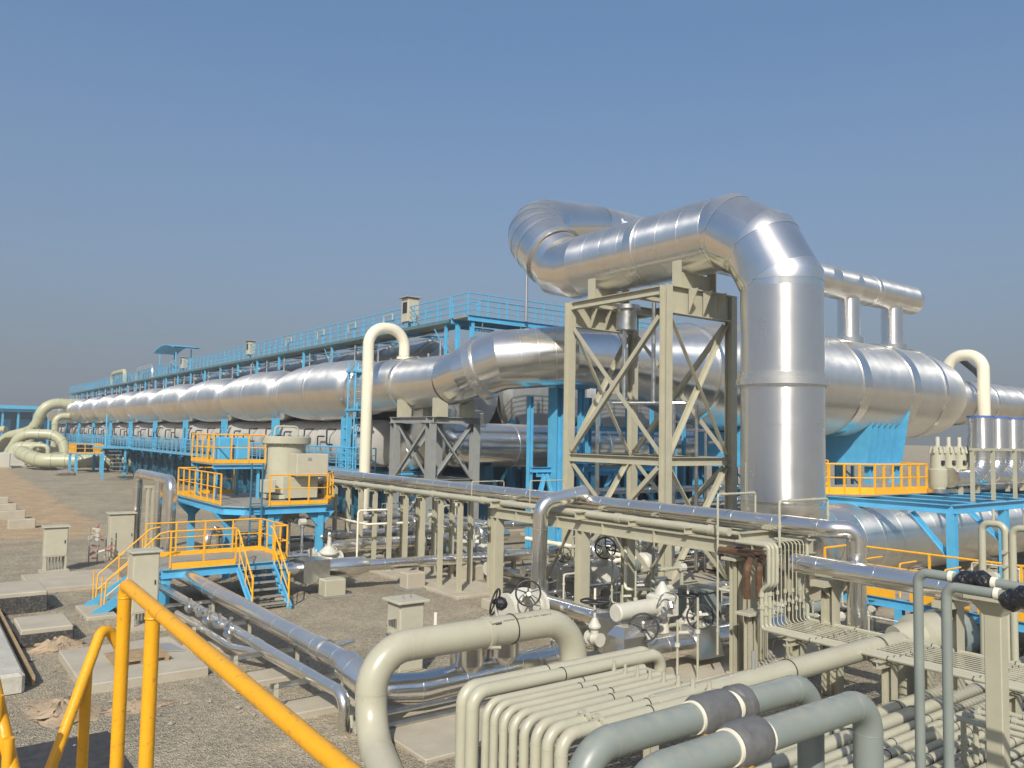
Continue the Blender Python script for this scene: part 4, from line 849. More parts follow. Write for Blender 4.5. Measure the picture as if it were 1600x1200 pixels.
tp = thing('service_platform', 'orange railed service platform between the vertical pipe and beige filters', 'platform', (29, 17, 3.6))
rail(tp, [(26.2, 18.2, FZ + .03), (29.2, 16.3, FZ + .03), (32.7, 16.1, FZ + .03), (33.6, 17.6, FZ + .03)], 'orange', 1.12, .034, .55, False)
for a, b in (((26.2, 18.2), (29.2, 16.3)), ((29.2, 16.3), (32.7, 16.1))): link_mesh('toe_board', B((*a, FZ + .16), (*b, FZ + .16), .02, .26, 'box'), 'orange', tp)
rail(tp, [(27.2, 20.6, FZ + .03), (33.0, 20.6, FZ + .03)], 'orange', 1.12, .03, 1.1, True)
for k in range(4):
    t = thing('filter_vessel', ['beige upright filter vessel at the left end of the row', 'beige upright filter vessel second in the row', 'beige upright filter vessel third in the row', 'beige upright filter vessel at the right end of the row'][k], 'filter', (32.9 + k * .78, 15.75, FZ), 'beige filters on the blue frame')
    x, y = 32.9 + k * .78, 15.75 - k * .06; r = .34
    link_mesh('shell', T([(x, y, FZ + .2), (x, y, FZ + .35), (x, y, FZ + .95), (x, y, FZ + 1.0), (x, y, FZ + 1.7), (x, y, FZ + 1.82), (x, y, FZ + 1.92)], [r * .8, r, r, r * .84, r * .72, r * .5, r * .22], 28), 'beige_pipe', t)
    link_mesh('base_ring', MB().ring((x, y, FZ + .12), Z, r * 1.15, .16, 24), 'galv', t)
    for q in range(8):
        a = q * math.pi / 4; link_mesh('clamp_bolt', T([(x + r * .85 * math.cos(a), y + r * .85 * math.sin(a), FZ + 1.6), (x + r * .70 * math.cos(a), y + r * .70 * math.sin(a), FZ + 1.85)], .045, 6), 'beige_pipe', t)
    link_mesh('top_nozzle', T([(x, y, FZ + 1.9), (x, y, FZ + 2.25)], .08, 12), 'white', t)
    link_mesh('name_plate', BX((x - .2, y - r * .93, FZ + 1.15), (x - .06, y - r * .93 + .08, FZ + 1.32)), 'black', t)
for k in range(6):
    x, y = 34.95 + k * 1.42, 15.0
    t = thing('insulated_stack', f'upright silver insulated stack with blue rim, {names[k]} from the left', 'stack', (x, y, FZ), 'silver stacks on the right')
    link_mesh('stack_body', T([(x, y, 5.3), (x, y, 6.62)], .46, 36), 'alu_Z', t)
    el = fillet([(x, y, 5.4), (x, y, 4.2), (x - 1.9, y + .35, 4.2)], .8, 6)
    link_mesh('elbow', T(el, .33, 32), 'alu', t, 8)
    for q in range(1, 7, 1): link_mesh('elbow_seam', MB().ring(el[q], el[q + 1] - el[q - 1], .345, .025, 32), 'alu_seam', t)
    link_mesh('flange', MB().ring(el[-1], el[-1] - el[-2], .39, .08, 24), 'galv', t)
    link_mesh('rim', MB().ring((x, y, 6.65), Z, .50, .07, 36), 'blueglaze', t)
    link_mesh('foot', B((x - 1.3, y + .23, FZ), (x - 1.3, y + .23, 3.9), .14, .14, 'box'), 'beige', t)
# sliding white posts in front of saddle
for k, (x, y, h) in enumerate(((27.0, 22.5, 5.9), (28.2, 22.3, 5.4))):
    pipe('conduit_post', ['thin grey conduit post right of the vertical pipe', 'second thin conduit post beside the blue saddle'][k], [(x, y, .1), (x, y, h), (x - 1.2, y, h)], .06, 'galv', .1, 8)

# lower right blue/orange platform
tq = thing('low_platform', 'low blue platform with orange railing in front of the fat silver pipe', 'platform', (22.6, 12, 1))
PZ = 1.32
link_mesh('deck', BX((21.7, 2.0, PZ - .03), (22.9, 13.6, PZ)), 'grate', tq)
for x in (21.6, 23.0): link_mesh('edge_beam', B((x, 2.0, PZ - .12), (x, 13.65, PZ - .12), .14, .24), 'blue', tq)
for y in (13.5, 11.4, 9.2, 6.8, 4.2):
    for x in (21.6, 23.0): link_mesh('leg', B((x, y, 0), (x, y, PZ - .24), .2, .2, 'I', (1, 0, 0)), 'blue', tq)
link_mesh('knee_brace', B((21.6, 10.2, PZ - .2), (21.6, 9.3, .3), .12, .12, 'L'), 'blue', tq)
rail(tq, [(23.0, 2.0, PZ), (23.0, 13.6, PZ), (21.6, 13.6, PZ)], 'orange', 1.12, .028, 2.2, True)
for y in (12.2, 10.3, 8.6): link_mesh('toe_board', B((21.55, y + .8, PZ + .12), (21.55, y - .7, PZ + .12), .02, .22, 'box'), 'orange', tq)
for y in (12.6, 11.6, 10.4): link_mesh('ladder_rail', T(fillet([(22.9, y, PZ + .9), (22.0, y, PZ + .9), (22.0, y, PZ)], .08, 3), .024, 6), 'orange', tq)
# greenish horizontal pump vessel below the platform
t = thing('pump_casing', 'grey green horizontal pump casing under the low blue platform', 'pump', (24.5, 8, 0))
link_mesh('casing', T([(19.6, 10.5, .75), (20.2, 10.3, .75), (20.25, 10.3, .75), (27, 8.6, .75)], [.3, .42, .55, .55], 24), 'beige_pipe', t); link_mesh('drive_end', MB().ring((21.4, 10.0, .75), (1, -.25, 0), .62, .9, 24), 'green', t)

# ================================================================== LEFT ORANGE PLATFORMS
to = thing('stair_platform', 'orange railed low platform with two blue stairs in the left yard', 'platform', (8.5, 27.5, 0))
LZ = 1.28
link_mesh('deck', BX((6.55, 26.4, LZ - .04), (10.45, 28.9, LZ)), 'grate', to)
for y in (26.35, 28.95): link_mesh('edge_beam', B((6.5, y, LZ - .16), (10.5, y, LZ - .16), .10, .26, 'C'), 'blue', to)
for x in (6.5, 10.5): link_mesh('edge_beam', B((x, 26.4, LZ - .16), (x, 28.9, LZ - .16), .10, .26, 'C'), 'blue', to)
for x in (6.65, 10.35):
    for y in (26.5, 28.8):
        link_mesh('leg', B((x, y, 0), (x, y, LZ - .29), .26, .26, 'I', (0, 1, 0)), 'blue', to); link_mesh('base_plate', bevel_box((x - .3, y - .3, 0), (x + .3, y + .3, .08), .01), 'concrete', to)
rail(to, [(6.6, 28.9, LZ), (10.4, 28.9, LZ)], 'orange', 1.12, .024, 1.0, True)
rail(to, [(6.75, 26.4, LZ), (8.75, 26.4, LZ)], 'orange', 1.12, .024, 1.0, False)
link_mesh('kick_plate', B((6.8, 26.37, LZ + .06), (8.75, 26.37, LZ + .06), .02, .20, 'box'), 'orange', to)
rail(to, [(10.0, 26.4, LZ), (10.45, 26.4, LZ), (10.45, 28.9, LZ)], 'orange', 1.12, .024, .6, True)
def stair(parent, top, dirv, width, n, run, m='blue'):
    top = V(top); d = V(dirv).normalized(); s = d.cross(Z).normalized(); drop = top.z / n
    for q in (-1, 1):
        a = top + s * q * width / 2; b = a + d * run * n; b.z = 0.02
        link_mesh('stringer', B(a - Z * .1, b - Z * .0, .06, .26, 'C'), m, parent)
        h0 = a + Z * 1.05; h1 = b + Z * 1.0 - d * run
        link_mesh('stair_handrail', T(fillet([a - d * .3 + Z * 1.1, h0, h1, h1 - Z * .95 + d * .05], .12, 4), .024, 8), 'orange', parent)
        link_mesh('stair_midrail', T([a + Z * .5, h1 - Z * .45], .018, 6), 'orange', parent)
        for f in (.12, .5, .9): p = a.lerp(b, f); link_mesh('stair_post', T([p, p + Z * 1.0], .02, 6), 'orange', parent)
    for k in range(1, n):
        c = top + d * run * (k - .5) - Z * drop * k
        link_mesh('step', BX((c.x - (width / 2 - .05 if abs(s.x) > .5 else run * .5), c.y - (width / 2 - .05 if abs(s.y) > .5 else run * .5), c.z - .03), (c.x + (width / 2 - .05 if abs(s.x) > .5 else run * .5), c.y + (width / 2 - .05 if abs(s.y) > .5 else run * .5), c.z)), 'grate', parent)
stair(to, (9.38, 26.35, LZ), (0, -1, 0), 1.15, 7, .24)
stair(to, (6.5, 27.3, LZ), (-1, 0, 0), 1.3, 6, .29)
tag(link_mesh('stair_footing', bevel_box((4.5, 26.2, 0), (5.3, 28.2, .10), .02), 'concrete'), 'concrete footing under the left blue stair', 'footing')

tu = thing('pump_platform', 'higher orange railed blue platform around the beige upright pump', 'platform', (12, 33, 0))
UZ = 2.75
link_mesh('deck', MB().extrude((0, 0, UZ - .05), (0, 0, UZ), [(0, 0)] * 0 or [(10.0, -37.2)] * 0 or [(x, y) for x, y in ()] or [(0, 0), (1, 0), (1, 1)]) if 0 else MB().add([(9.6, 36.8, UZ - .05), (9.6, 30.6, UZ - .05), (10.2, 29.9, UZ - .05), (13.4, 29.9, UZ - .05), (14.4, 31.6, UZ - .05), (14.4, 36.8, UZ - .05)] + [(9.6, 36.8, UZ), (9.6, 30.6, UZ), (10.2, 29.9, UZ), (13.4, 29.9, UZ), (14.4, 31.6, UZ), (14.4, 36.8, UZ)],
          [(5, 4, 3, 2, 1, 0), (6, 7, 8, 9, 10, 11)] + [(i, (i + 1) % 6, 6 + (i + 1) % 6, 6 + i) for i in range(6)]), 'grate', tu)
edge = [(9.6, 36.8), (9.6, 30.6), (10.2, 29.9), (13.4, 29.9), (14.4, 31.6), (14.4, 36.8)]
for i in range(6): link_mesh('edge_beam', B((*edge[i], UZ - .17), (*edge[(i + 1) % 6], UZ - .17), .12, .28, 'C'), 'blue', tu)
rail(tu, [(9.6, 30.9, UZ), (9.6, 36.8, UZ), (12, 36.8, UZ)], 'orange', 1.15, .026, .8, True)
rail(tu, [(11.1, 29.9, UZ), (13.4, 29.9, UZ), (14.4, 31.6, UZ), (14.4, 34.0, UZ)], 'orange', 1.15, .026, .8, True)
for x, y in ((10.0, 31.2), (13.2, 30.1), (14.2, 32.3), (10.0, 36.0), (14.2, 36), (11.2, 30.1)):
    link_mesh('leg', B((x, y, 0), (x, y, UZ - .3), .24, .24, 'I', (0, 1, 0)), 'blue', tu)
    link_mesh('bracket', gusset((x, y, UZ - .3), (x - .6, y, UZ - .3), (x, y, UZ - .95), (0, 1, 0), .1), 'blue', tu)
    link_mesh('bracket', gusset((x, y, UZ - .3), (x + .6, y, UZ - .3), (x, y, UZ - .95), (0, 1, 0), .1), 'blue', tu)
for s in (0, .42): link_mesh('ladder_rail', T([(10.35 + s, 29.8, .0), (10.35 + s, 29.8, UZ + 1.6)], .035, 8), 'blue_dark', tu)
for k in range(9): link_mesh('rung', T([(10.35, 29.8, .3 + .32 * k), (10.77, 29.8, .3 + .32 * k)], .018, 6), 'blue_dark', tu)
t = thing('upright_pump', 'beige upright pump drum with flanged top on the blue platform', 'pump', (12.9, 33, UZ))
cx, cy = 12.95, 33.2
link_mesh('drum', T([(cx, cy, UZ - .9), (cx, cy, UZ + .2), (cx, cy, UZ + .25), (cx, cy, 5.0)], [.65, .65, .82, .82], 36), 'beige_pipe', t)
link_mesh('top_flange', T([(cx, cy, 5.0), (cx, cy, 5.05), (cx, cy, 5.3), (cx, cy, 5.34)], [.85, 1.02, 1.02, .97], 40), 'beige_pipe', t)
link_mesh('base_flange', MB().ring((cx, cy, UZ + .12), Z, .96, .16, 36), 'beige_pipe', t)
link_mesh('cable_box', bevel_box((cx - .2, cy - 1.75, 3.75), (cx + 1.15, cy - .9, 4.65), .02), 'cabinet', t)
link_mesh('cable_box_lid', BX((cx + .25, cy - 1.765, 4.38), (cx + .42, cy - 1.752, 4.5)), 'grey', t)
for q in range(18): link_mesh('flange_bolt', T([(cx + .92 * math.cos(q * .349), cy + .92 * math.sin(q * .349), 4.98), (cx + .92 * math.cos(q * .349), cy + .92 * math.sin(q * .349), 5.4)], .03, 6), 'galv', t)
link_mesh('lifting_frame', T(fillet([(cx - .5, cy, 5.3), (cx - .5, cy, 5.75), (cx + .5, cy, 5.75), (cx + .5, cy, 5.3)], .15, 4), .05, 8), 'beige_pipe', t)
link_mesh('terminal_box', bevel_box((cx - 1.35, cy - 1.1, 3.1), (cx - .8, cy - .8, 3.6), .02), 'cabinet', t)
link_mesh('skirt', BX((cx - .35, cy - 1.3, 2.85), (cx + .9, cy - .6, 3.7)), 'beige_pipe', t)
t = thing('top_platform', 'small orange railed platform beside the top of the beige upright pump', 'platform', (10.8, 34, 4))
link_mesh('deck', BX((9.9, 33.0, 4.16), (12.0, 36.0, 4.22)), 'grate', t)
for y in (33.0, 36.0): link_mesh('edge_beam', B((9.9, y, 4.08), (12.0, y, 4.08), .1, .16, 'C'), 'blue', t)
rail(t, [(12.0, 33.0, 4.22), (9.9, 33.0, 4.22), (9.9, 36.0, 4.22), (12, 36, 4.22)], 'orange', 1.15, .026, .72, True)
for x, y in ((10.1, 33.2), (11.8, 33.2), (10.1, 35.8), (11.8, 35.8)): link_mesh('leg', B((x, y, UZ), (x, y, 4.1), .1, .1, 'box'), 'blue', t)
for k, x in enumerate((10.4, 11.15)):
    tag(link_mesh('motor_cooler', bevel_box((x, 34.0, 4.24), (x + .5, 34.6, 5.25), .03), 'blue'), ['light blue cooler box behind the top orange railing, left', 'light blue cooler box behind the top orange railing, right'][k], 'cooler', 'coolers on the top platform')

# silver inverted U pipe left of the platforms
t = pipe('insulated_loop', 'silver insulated inverted U pipe beside the left platform', [(8.3, 32.7, .5), (8.3, 32.7, 3.6), (8.42, 38.8, 3.6), (8.42, 38.8, .2)], .19, 'alu', .42, 28, band=.9, bandw=.022, bandm='alu_seam', n=9)
pipe('insulated_pipe', 'thinner silver upright pipe beneath the silver loop', [(8.36, 34.9, 3.5), (8.36, 34.9, .3)], .15, 'alu', seg=20, band=.9, bandm='alu_seam')
t = thing('pipe_column', 'beige forked post between the silver loop legs', 'post', (8.3, 36.2, 0))
for dx in (-.1, .1): link_mesh('shaft', B((8.35 + dx, 36.2, 0), (8.35 + dx, 36.2, 3.1), .09, .12, 'C'), 'beige', t)
link_mesh('cap', B((8.1, 36.2, 3.15), (8.65, 36.2, 3.15), .16, .1, 'box'), 'beige', t)
# silver pipe X=7.3 along -Y
pipe('insulated_pipe', 'thick silver insulated pipe running from under the left stair to the foreground', [(7.32, 30.2, .5), (7.32, 29.2, .5), (7.32, 28.4, .95), (7.32, 15.3, .95), (7.36, 14.8, .8)], .215, 'alu', .5, 32, band=1.1, bandw=.022, bandm='alu_seam')
t = thing('pipe_reducer', 'polished silver reducer collar on the thick left pipe', 'collar', (7.32, 16.3, .9)); link_mesh('collar', MB().ring((7.32, 16.3, .95), (0, 1, 0), .245, .35, 32), 'alu', t); link_mesh('branch', T([(7.4, 16.3, .95), (8.15, 16.6, .95)], .06, 14), 'alu', t)
pipe('insulated_pipe', 'thinner silver pipe beside the thick left one', [(6.2, 27.6, .72), (6.55, 26.6, .75), (6.62, 21, .72), (6.72, 14.6, .72), (6.75, 14.0, .72), (6.75, 14.0, -.1)], .115, 'alu', .4, 22, band=1.4, bandm='alu_seam')
pipe('insulated_pipe', 'thin silver pipe on the outer side of the left pipe pair', [(6.25, 23.5, .52), (6.35, 19.2, .52), (6.75, 18.3, .52), (6.9, 15.2, .5)], .075, 'alu', .3, 16)
for k, (y, lo) in enumerate(((24.3, .0), (21.2, .0), (18.0, .0), (15.6, .0))):
    t = thing('pipe_stand', ['beige pipe stand on a concrete pad under the left silver pipes, farthest', 'beige pipe stand on a pad under the left silver pipes, second from the stair', 'beige pipe stand on a pad under the left silver pipes, third from the stair', 'beige pipe stand under the left silver pipes nearest the arched pipe'][k], 'pipe stand', (6.6, y, 0), 'stands under the left silver pipes')
    link_mesh('pad', bevel_box((5.9, y - .42, 0), (7.75, y + .42, .13), .02), 'concrete', t)
    for x in (6.05, 7.45): link_mesh('leg', B((x, y, .13), (x, y, .62), .09, .09, 'L', (0, 1, 0)), 'beige', t)
    link_mesh('cross_beam', B((5.95, y, .58), (7.6, y, .58), .09, .09, 'L'), 'galv', t)
rnd = random.Random(12)
for k in range(7):
    y = 22.6 - .55 * k; x = 6.3 + .1 * (k % 3)
    t = thing('small_valve', f'small silver valve in the cluster on the left pipes, {names[k]} from the stair', 'valve', (x, y, .7), 'small valves on the left pipes')
    link_mesh('valve_body', MB().ring((x, y, .78), (rnd.random() - .5, 1, .2), .085, .2, 12), 'galv', t); link_mesh('stem', T([(x, y, .8), (x + .03, y, 1.02)], .022, 8), 'galv', t); link_mesh('cap_nut', MB().ring((x + .03, y, 1.03), Z, .05, .05, 8), 'galv', t)
# pipes parallel to X under left rack
pipe('insulated_pipe', 'silver pipe lying low across the gravel behind the slender posts', [(10.6, 26.9, .85), (14.2, 26.3, .85), (21, 25.6, .85)], .20, 'alu', 1, 26, band=1.0, bandm='alu_seam')
t = thing('pipe_reducer', 'wide silver reducer on the low pipe right of the stair', 'collar', (13, 26.5, .85)); link_mesh('cone', T([(11.6, 26.73, .85), (12.4, 26.6, .85), (13.2, 26.47, .85), (13.5, 26.42, .85)], [.21, .31, .31, .22], 28), 'alu', t)
pipe('insulated_pipe', 'second silver pipe farther back behind the slender posts', [(13.5, 31.0, .9), (23, 31.0, .9)], .26, 'alu', seg=26, band=1.2, bandm='alu_seam')
pipe('insulated_pipe', 'third silver pipe in the shade below the grey trestle', [(14.5, 33.0, 1.1), (30, 32.6, 1.1)], .22, 'galv', seg=20, band=1.5)
pipe('insulated_pipe', 'low dark pipe across the gravel behind the rack columns', [(17.8, 27.5, .6), (29, 27.2, .6)], .2, 'galv', seg=18, band=1.5)
pipe('insulated_pipe', 'low silver pipe passing between the tower feet', [(17.8, 23.0, .75), (30, 22.6, .75)], .19, 'alu', seg=20, band=1.3, bandm='alu_seam')
for k, (x, y) in enumerate(((11.9, 25.9), (14.9, 25.7), (17.6, 25.9), (18.6, 24.0))):
    t = thing('concrete_block', ['pale concrete pedestal right of the stair under the reducer', 'ribbed concrete pedestal between the slender posts', 'concrete pedestal behind the front posts', 'concrete pedestal between posts and tower'][k], 'pedestal', (x, y, 0), 'concrete pedestals under the low pipes')
    link_mesh('block', bevel_box((x - .38, y - .28, 0), (x + .38, y + .28, .6), .03), 'beige' if k == 0 else 'concrete', t); link_mesh('footing', bevel_box((x - .6, y - .45, -.02), (x + .6, y + .45, .07), .02), 'concrete_dark', t)

# ================================================================== PUMP SKIDS AND LOW PIPEWORK BEHIND THE RACK
def skid(k, x, y, rot, sc=1.0):
    t = thing('pump_skid', f'small beige motor pump set low behind the rack, {names[k]} from the left', 'pump', (x, y, 0), 'small pump sets behind the rack')
    c, sn = math.cos(rot), math.sin(rot); L = lambda a, b, z: (x + sc * (a * c - b * sn), y + sc * (a * sn + b * c), z * sc)
    d = V((c, sn, 0))
    link_mesh('base', B(L(-.9, 0, .18), L(.9, 0, .18), .7 * sc, .2 * sc, 'box'), 'concrete', t)
    link_mesh('motor', T([L(-.75, 0, .62), L(-.7, 0, .62), L(-.1, 0, .62), L(-.05, 0, .62)], [.16 * sc, .24 * sc, .24 * sc, .14 * sc], 16), 'beige_pipe' if k % 2 else 'green', t)
    for q in range(4): link_mesh('cooling_fin', MB().ring(L(-.62 + .14 * q, 0, .62), d, .255 * sc, .03 * sc, 16), 'beige_pipe' if k % 2 else 'green', t)
    link_mesh('coupling', T([L(-.08, 0, .62), L(.25, 0, .62)], .07 * sc, 10), 'galv', t)
    link_mesh('casing', T([L(.22, 0, .62), L(.3, 0, .62), L(.55, 0, .62), L(.62, 0, .62)], [.2 * sc, .32 * sc, .32 * sc, .18 * sc], 18), 'white', t)
    link_mesh('discharge', T(fillet([L(.42, .15, .7), L(.42, .15, 1.5), L(.42, 1.4, 1.5)], .3 * sc, 5), .11 * sc, 14), 'alu', t)
    link_mesh('discharge_flange', MB().ring(L(.42, .15, 1.12), Z, .19 * sc, .08 * sc, 14), 'galv', t)
    link_mesh('suction', T([L(.6, 0, .62), L(1.7, 0, .62)], .13 * sc, 14), 'alu', t)
    link_mesh('terminal_box', bevel_box(tuple(V(L(-.4, 0, .86)) - V((.12, .12, 0))), tuple(V(L(-.4, 0, .86)) + V((.12, .12, .2))), .01), 'cabinet', t)
for k, (x, y, r_) in enumerate(((18.6, 35.2, .2), (18.3, 32.0, .1), (18.9, 29.4, 0), (20.3, 30.2, .3), (18.9, 27.6, .1), (19.4, 21.6, -.3), (22.9, 22.4, .2), (24.2, 27.0, 0), (27.6, 25.0, .4), (28.5, 22.8, 0), (30.5, 26.0, .2), (33.0, 25.2, .1))): skid(k, x, y, r_, 1.15)
for k, (pts, r, m) in enumerate((
    ([(17.8, 35.6, 1.5), (21.5, 35.4, 1.5), (21.5, 30, 1.5), (24, 29.6, 1.5)], .16, 'alu'),
    ([(17.7, 29.0, .45), (26, 28.6, .45), (26, 24, .45)], .13, 'galv'),
    ([(18.2, 22.0, .5), (18.2, 30, .5), (20, 31, .5)], .14, 'galv'),
    ([(17.9, 20.6, 1.3), (20.9, 20.4, 1.3), (20.9, 26.8, 1.3)], .09, 'cloth'),
    ([(19.6, 18.4, .5), (26.8, 18.0, .5), (26.8, 22, .5)], .16, 'alu'),
    ([(17.9, 17.0, .35), (22.2, 16.6, .35)], .12, 'galv'),
    ([(18.2, 13.9, .4), (21.4, 13.6, .4), (21.4, 17.4, .4)], .12, 'alu'),
    ([(26.4, 27.4, 2.4), (37, 27.0, 2.4)], .2, 'alu'),
    ([(26.4, 28.4, 3.0), (38, 28.0, 3.0)], .16, 'galv'),
    ([(10.8, 31.6, .7), (15.0, 31.4, .7)], .17, 'alu'),
    ([(11.0, 30.6, .45), (15.1, 30.3, .45)], .1, 'galv'),
    ([(10.6, 33.4, 1.0), (14.6, 33.2, 1.0), (14.6, 33.2, .1)], .14, 'alu'),
    ([(8.9, 30.0, .3), (8.9, 30.0, 1.9), (9.6, 30.8, 1.9), (9.6, 30.8, .4)], .13, 'alu'),
    ([(9.3, 29.5, .9), (10.9, 29.4, .9), (12.4, 29.2, .9)], .11, 'alu'),
    ([(15.0, 36.6, 1.9), (15.0, 29.6, 1.9), (17.2, 29.4, 1.9)], .045, 'cloth'),
    ([(14.9, 30.2, .1), (14.9, 30.2, 2.4), (17.0, 30.0, 2.4)], .04, 'cloth'),
    ([(20.5, 15.2, .3), (28.5, 14.6, .3)], .2, 'green'),
    ([(19.0, 12.0, .3), (26.5, 11.4, .3)], .14, 'galv'))):
    pipe('yard_pipe', ['silver pipe turning below the grey trestle', 'grey pipe turning behind the rack posts', 'grey pipe along the back of the slender posts', 'thin pale pipe around the tower foot', 'silver pipe passing in front of the tower foot', 'low grey pipe right of the silver drop', 'silver pipe turning beside the grey green cabinet', 'silver pipe below the huge cone', 'grey pipe just under the huge cone', 'silver pipe under the beige pump platform', 'thin grey pipe under the beige pump platform', 'silver pipe ending in a drop under the pump platform', 'small silver inverted U pipe behind the orange rail', 'silver pipe just behind the low orange platform', 'thin pale pipe between the slender posts', 'thin pale riser before the slender posts', 'green grey pipe low behind the right silver pipe', 'grey pipe low below the blue platform'][k],
         pts, r, m, r * 3, 16, band=1.3, bandw=.08, bt=1.18, bandname='flange')
for k, (x, y, h) in enumerate(((18.2, 33.6, 1.3), (19.6, 33.0, 1.1), (18.3, 30.6, 1.2), (20.0, 28.4, .9), (19.8, 26.2, .9), (22.3, 27.2, 1.0), (20.6, 23.4, 1.2), (27.2, 20.4, 1.0), (24.0, 18.2, .9), (20.4, 17.6, .9), (11.6, 32.0, 1.2), (13.9, 30.9, 1.1))):
    t = thing('small_stand', f'stubby beige T stand among the low pipes, {names[k]} of the cluster', 'pipe stand', (x, y, 0), 'stubby stands among the low pipes')
    link_mesh('shaft', B((x, y, 0), (x, y, h), .14, .14, 'I', (0, 1, 0)), 'beige', t); link_mesh('cap', B((x - .35, y, h + .05), (x + .35, y, h + .05), .14, .1), 'beige', t); link_mesh('footing', bevel_box((x - .25, y - .25, 0), (x + .25, y + .25, .14), .02), 'concrete', t)

# ================================================================== TANGLE OF SMALL PIPEWORK
rnd = random.Random(21)
def ordinal(k):
    if k < 19: return names[k]
    tens = {2: 'twent', 3: 'thirt'}[(k + 1) // 10]; u = (k + 1) % 10
    return tens + ('ieth' if u == 0 else 'y-' + names[u - 1])
def tangle(n, x0, x1, y0, y1, label, group):
    spec = []
    for k in range(n):
        x, y = rnd.uniform(x0, x1), rnd.uniform(y0, y1); z = rnd.uniform(.2, 1.0); r = rnd.choice((.022, .03, .03, .045, .06)); pts = [(x, y, z)]
        ax_ = rnd.choice('xy')
        for q in range(rnd.choice((2, 3, 4))):
            a, b, c = pts[-1]
            if q % 2: c = min(2.4, max(.15, c + rnd.choice((-.8, .5, .9, 1.3))))
            elif ax_ == 'x': a = a + rnd.choice((-1, 1)) * rnd.uniform(.5, 1.8); ax_ = 'y'
            else: b = b + rnd.choice((-1, 1)) * rnd.uniform(.5, 1.8); ax_ = 'x'
            if (V((a, b, c)) - V(pts[-1])).length > .25: pts.append((a, b, c))
        pts = [(pts[0][0], pts[0][1], .02)] + pts + [(pts[-1][0], pts[-1][1], .02)]
        cl = [pts[0]]
        for p_ in pts[1:]:
            if (V(p_) - V(cl[-1])).length > .12: cl.append(p_)
        q = 1
        while q < len(cl) - 1:
            if (V(cl[q]) - V(cl[q - 1])).angle(V(cl[q + 1]) - V(cl[q])) > 3.0: cl.pop(q); q = max(1, q - 1)
            else: q += 1
        if len(cl) < 3 or min((V(cl[i + 1]) - V(cl[i])).length for i in range(len(cl) - 1)) < .05: continue
        spec.append((cl, r, rnd.choice(('beige_pipe', 'beige_pipe', 'white', 'galv')), rnd.random() < .5))
    def across(e):
        v = sum((V(p_) for p_ in e[0]), V((0, 0, 0))) / len(e[0]) - V(CAM); return v.dot(rt) / v.dot(fw)
    for k, (cl, r, m_n, valve) in enumerate(sorted(spec, key=across)):
        t = pipe('small_pipe', f"{dict(beige_pipe='beige', white='pale', galv='grey')[m_n]} {label}, {ordinal(k)} from the left", cl, r, m_n, r * 3, 8, band=.7, bandw=.05, bt=1.6, bandname='coupling', group=group, n=3)
        if valve:
            m_ = cl[len(cl) // 2]; link_mesh('valve_body', MB().ring(m_, (1, 0, 0), r * 2.2, r * 4, 10), 'white', t); link_mesh('valve_stem', T([m_, (m_[0], m_[1], m_[2] + .22)], .014, 6), 'galv', t); link_mesh('valve_wheel', MB().torus((m_[0], m_[1], m_[2] + .22), Z, .09, .012, 14, 5), 'black', t)
tangle(34, 16.2, 20.6, 13.4, 22.5, 'small pipe in the tangle between rack and tower', 'small-bore pipes between rack and tower')
tangle(26, 17.6, 22.0, 24.5, 36.0, 'small pipe in the tangle behind the slender posts', 'small-bore pipes behind the slender posts')
tangle(14, 10.2, 14.4, 29.6, 35.0, 'small pipe under the beige pump platform', 'small-bore pipes under the pump platform')
tangle(16, 18.0, 27.0, 9.5, 15.5, 'small pipe around the low blue platform', 'small-bore pipes round the low blue platform')
# ================================================================== VALVES
def gate_valve(label, x, y, z, axis, r, wheel_c, wheel_d, wheel_R, m='white', cover=False):
    t = thing('gate_valve', label, 'valve', (x, y, 0), 'gate valves with black handwheels')
    a = V(axis).normalized(); c = V((x, y, z))
    link_mesh('body', T([c - a * r * 1.5, c - a * r * .6, c, c + a * r * .6, c + a * r * 1.5], [r * .8, r * .85, r * 1.15, r * .85, r * .8], 24), m, t)
    for s in (-1, 1):
        f = link_mesh('flange', MB().ring(c + a * r * 1.5 * s, a, r * 1.25, r * .28, 24), m, t)
    w = V(wheel_c); d = V(wheel_d).normalized(); foot = c + (w - c) * .38
    link_mesh('bonnet', T([c, c.lerp(w, .22), c.lerp(w, .3), c.lerp(w, .34), c.lerp(w, .55)], [r * .8, r * .75, r * 1.2, r * 1.2, r * .4], 22), m, t)
    link_mesh('yoke', T([c.lerp(w, .5), c.lerp(w, .95)], r * .28, 10), m, t)
    link_mesh('stem', T([c.lerp(w, .9), w + d * wheel_R * .9], r * .13 + .012, 8), 'cloth', t)
    wheel_parts(t, w, d, wheel_R)
    if cover: link_mesh('gear_cover', T([w + d * .02, w + d * .1, w + d * .22, w + d * .3], [.05, .16, .15, .06], 10), 'plastic', t, 70)
    return t
gate_valve('white gate valve with wide bonnet behind the fat arched pipe', 13.75, 17.75, .85, (1, 0, 0), .36, (13.15, 16.75, 1.47), (-.55, -.8, .12), .32)
gate_valve('white gate valve with black plastic on its handwheel', 11.65, 15.9, .75, (1, 0, 0), .16, (11.45, 15.85, 1.58), (.55, -.75, -.2), .31, cover=True)
gate_valve('gate valve with flat level handwheel in front of the silver box', 13.55, 14.65, .7, (0, 1, 0), .13, (13.55, 14.65, 1.58), (0, 0, 1), .34)
gate_valve('gate valve with tilted handwheel on the silver pipe, left one', 14.0, 13.5, .8, (1, 0, 0), .16, (13.72, 13.2, 1.22), (-.62, -.55, .56), .33)
gate_valve('gate valve with tilted handwheel on the silver pipe, right one', 15.95, 13.4, .75, (1, 0, 0), .16, (15.6, 13.15, 1.25), (-.62, -.55, .56), .31)
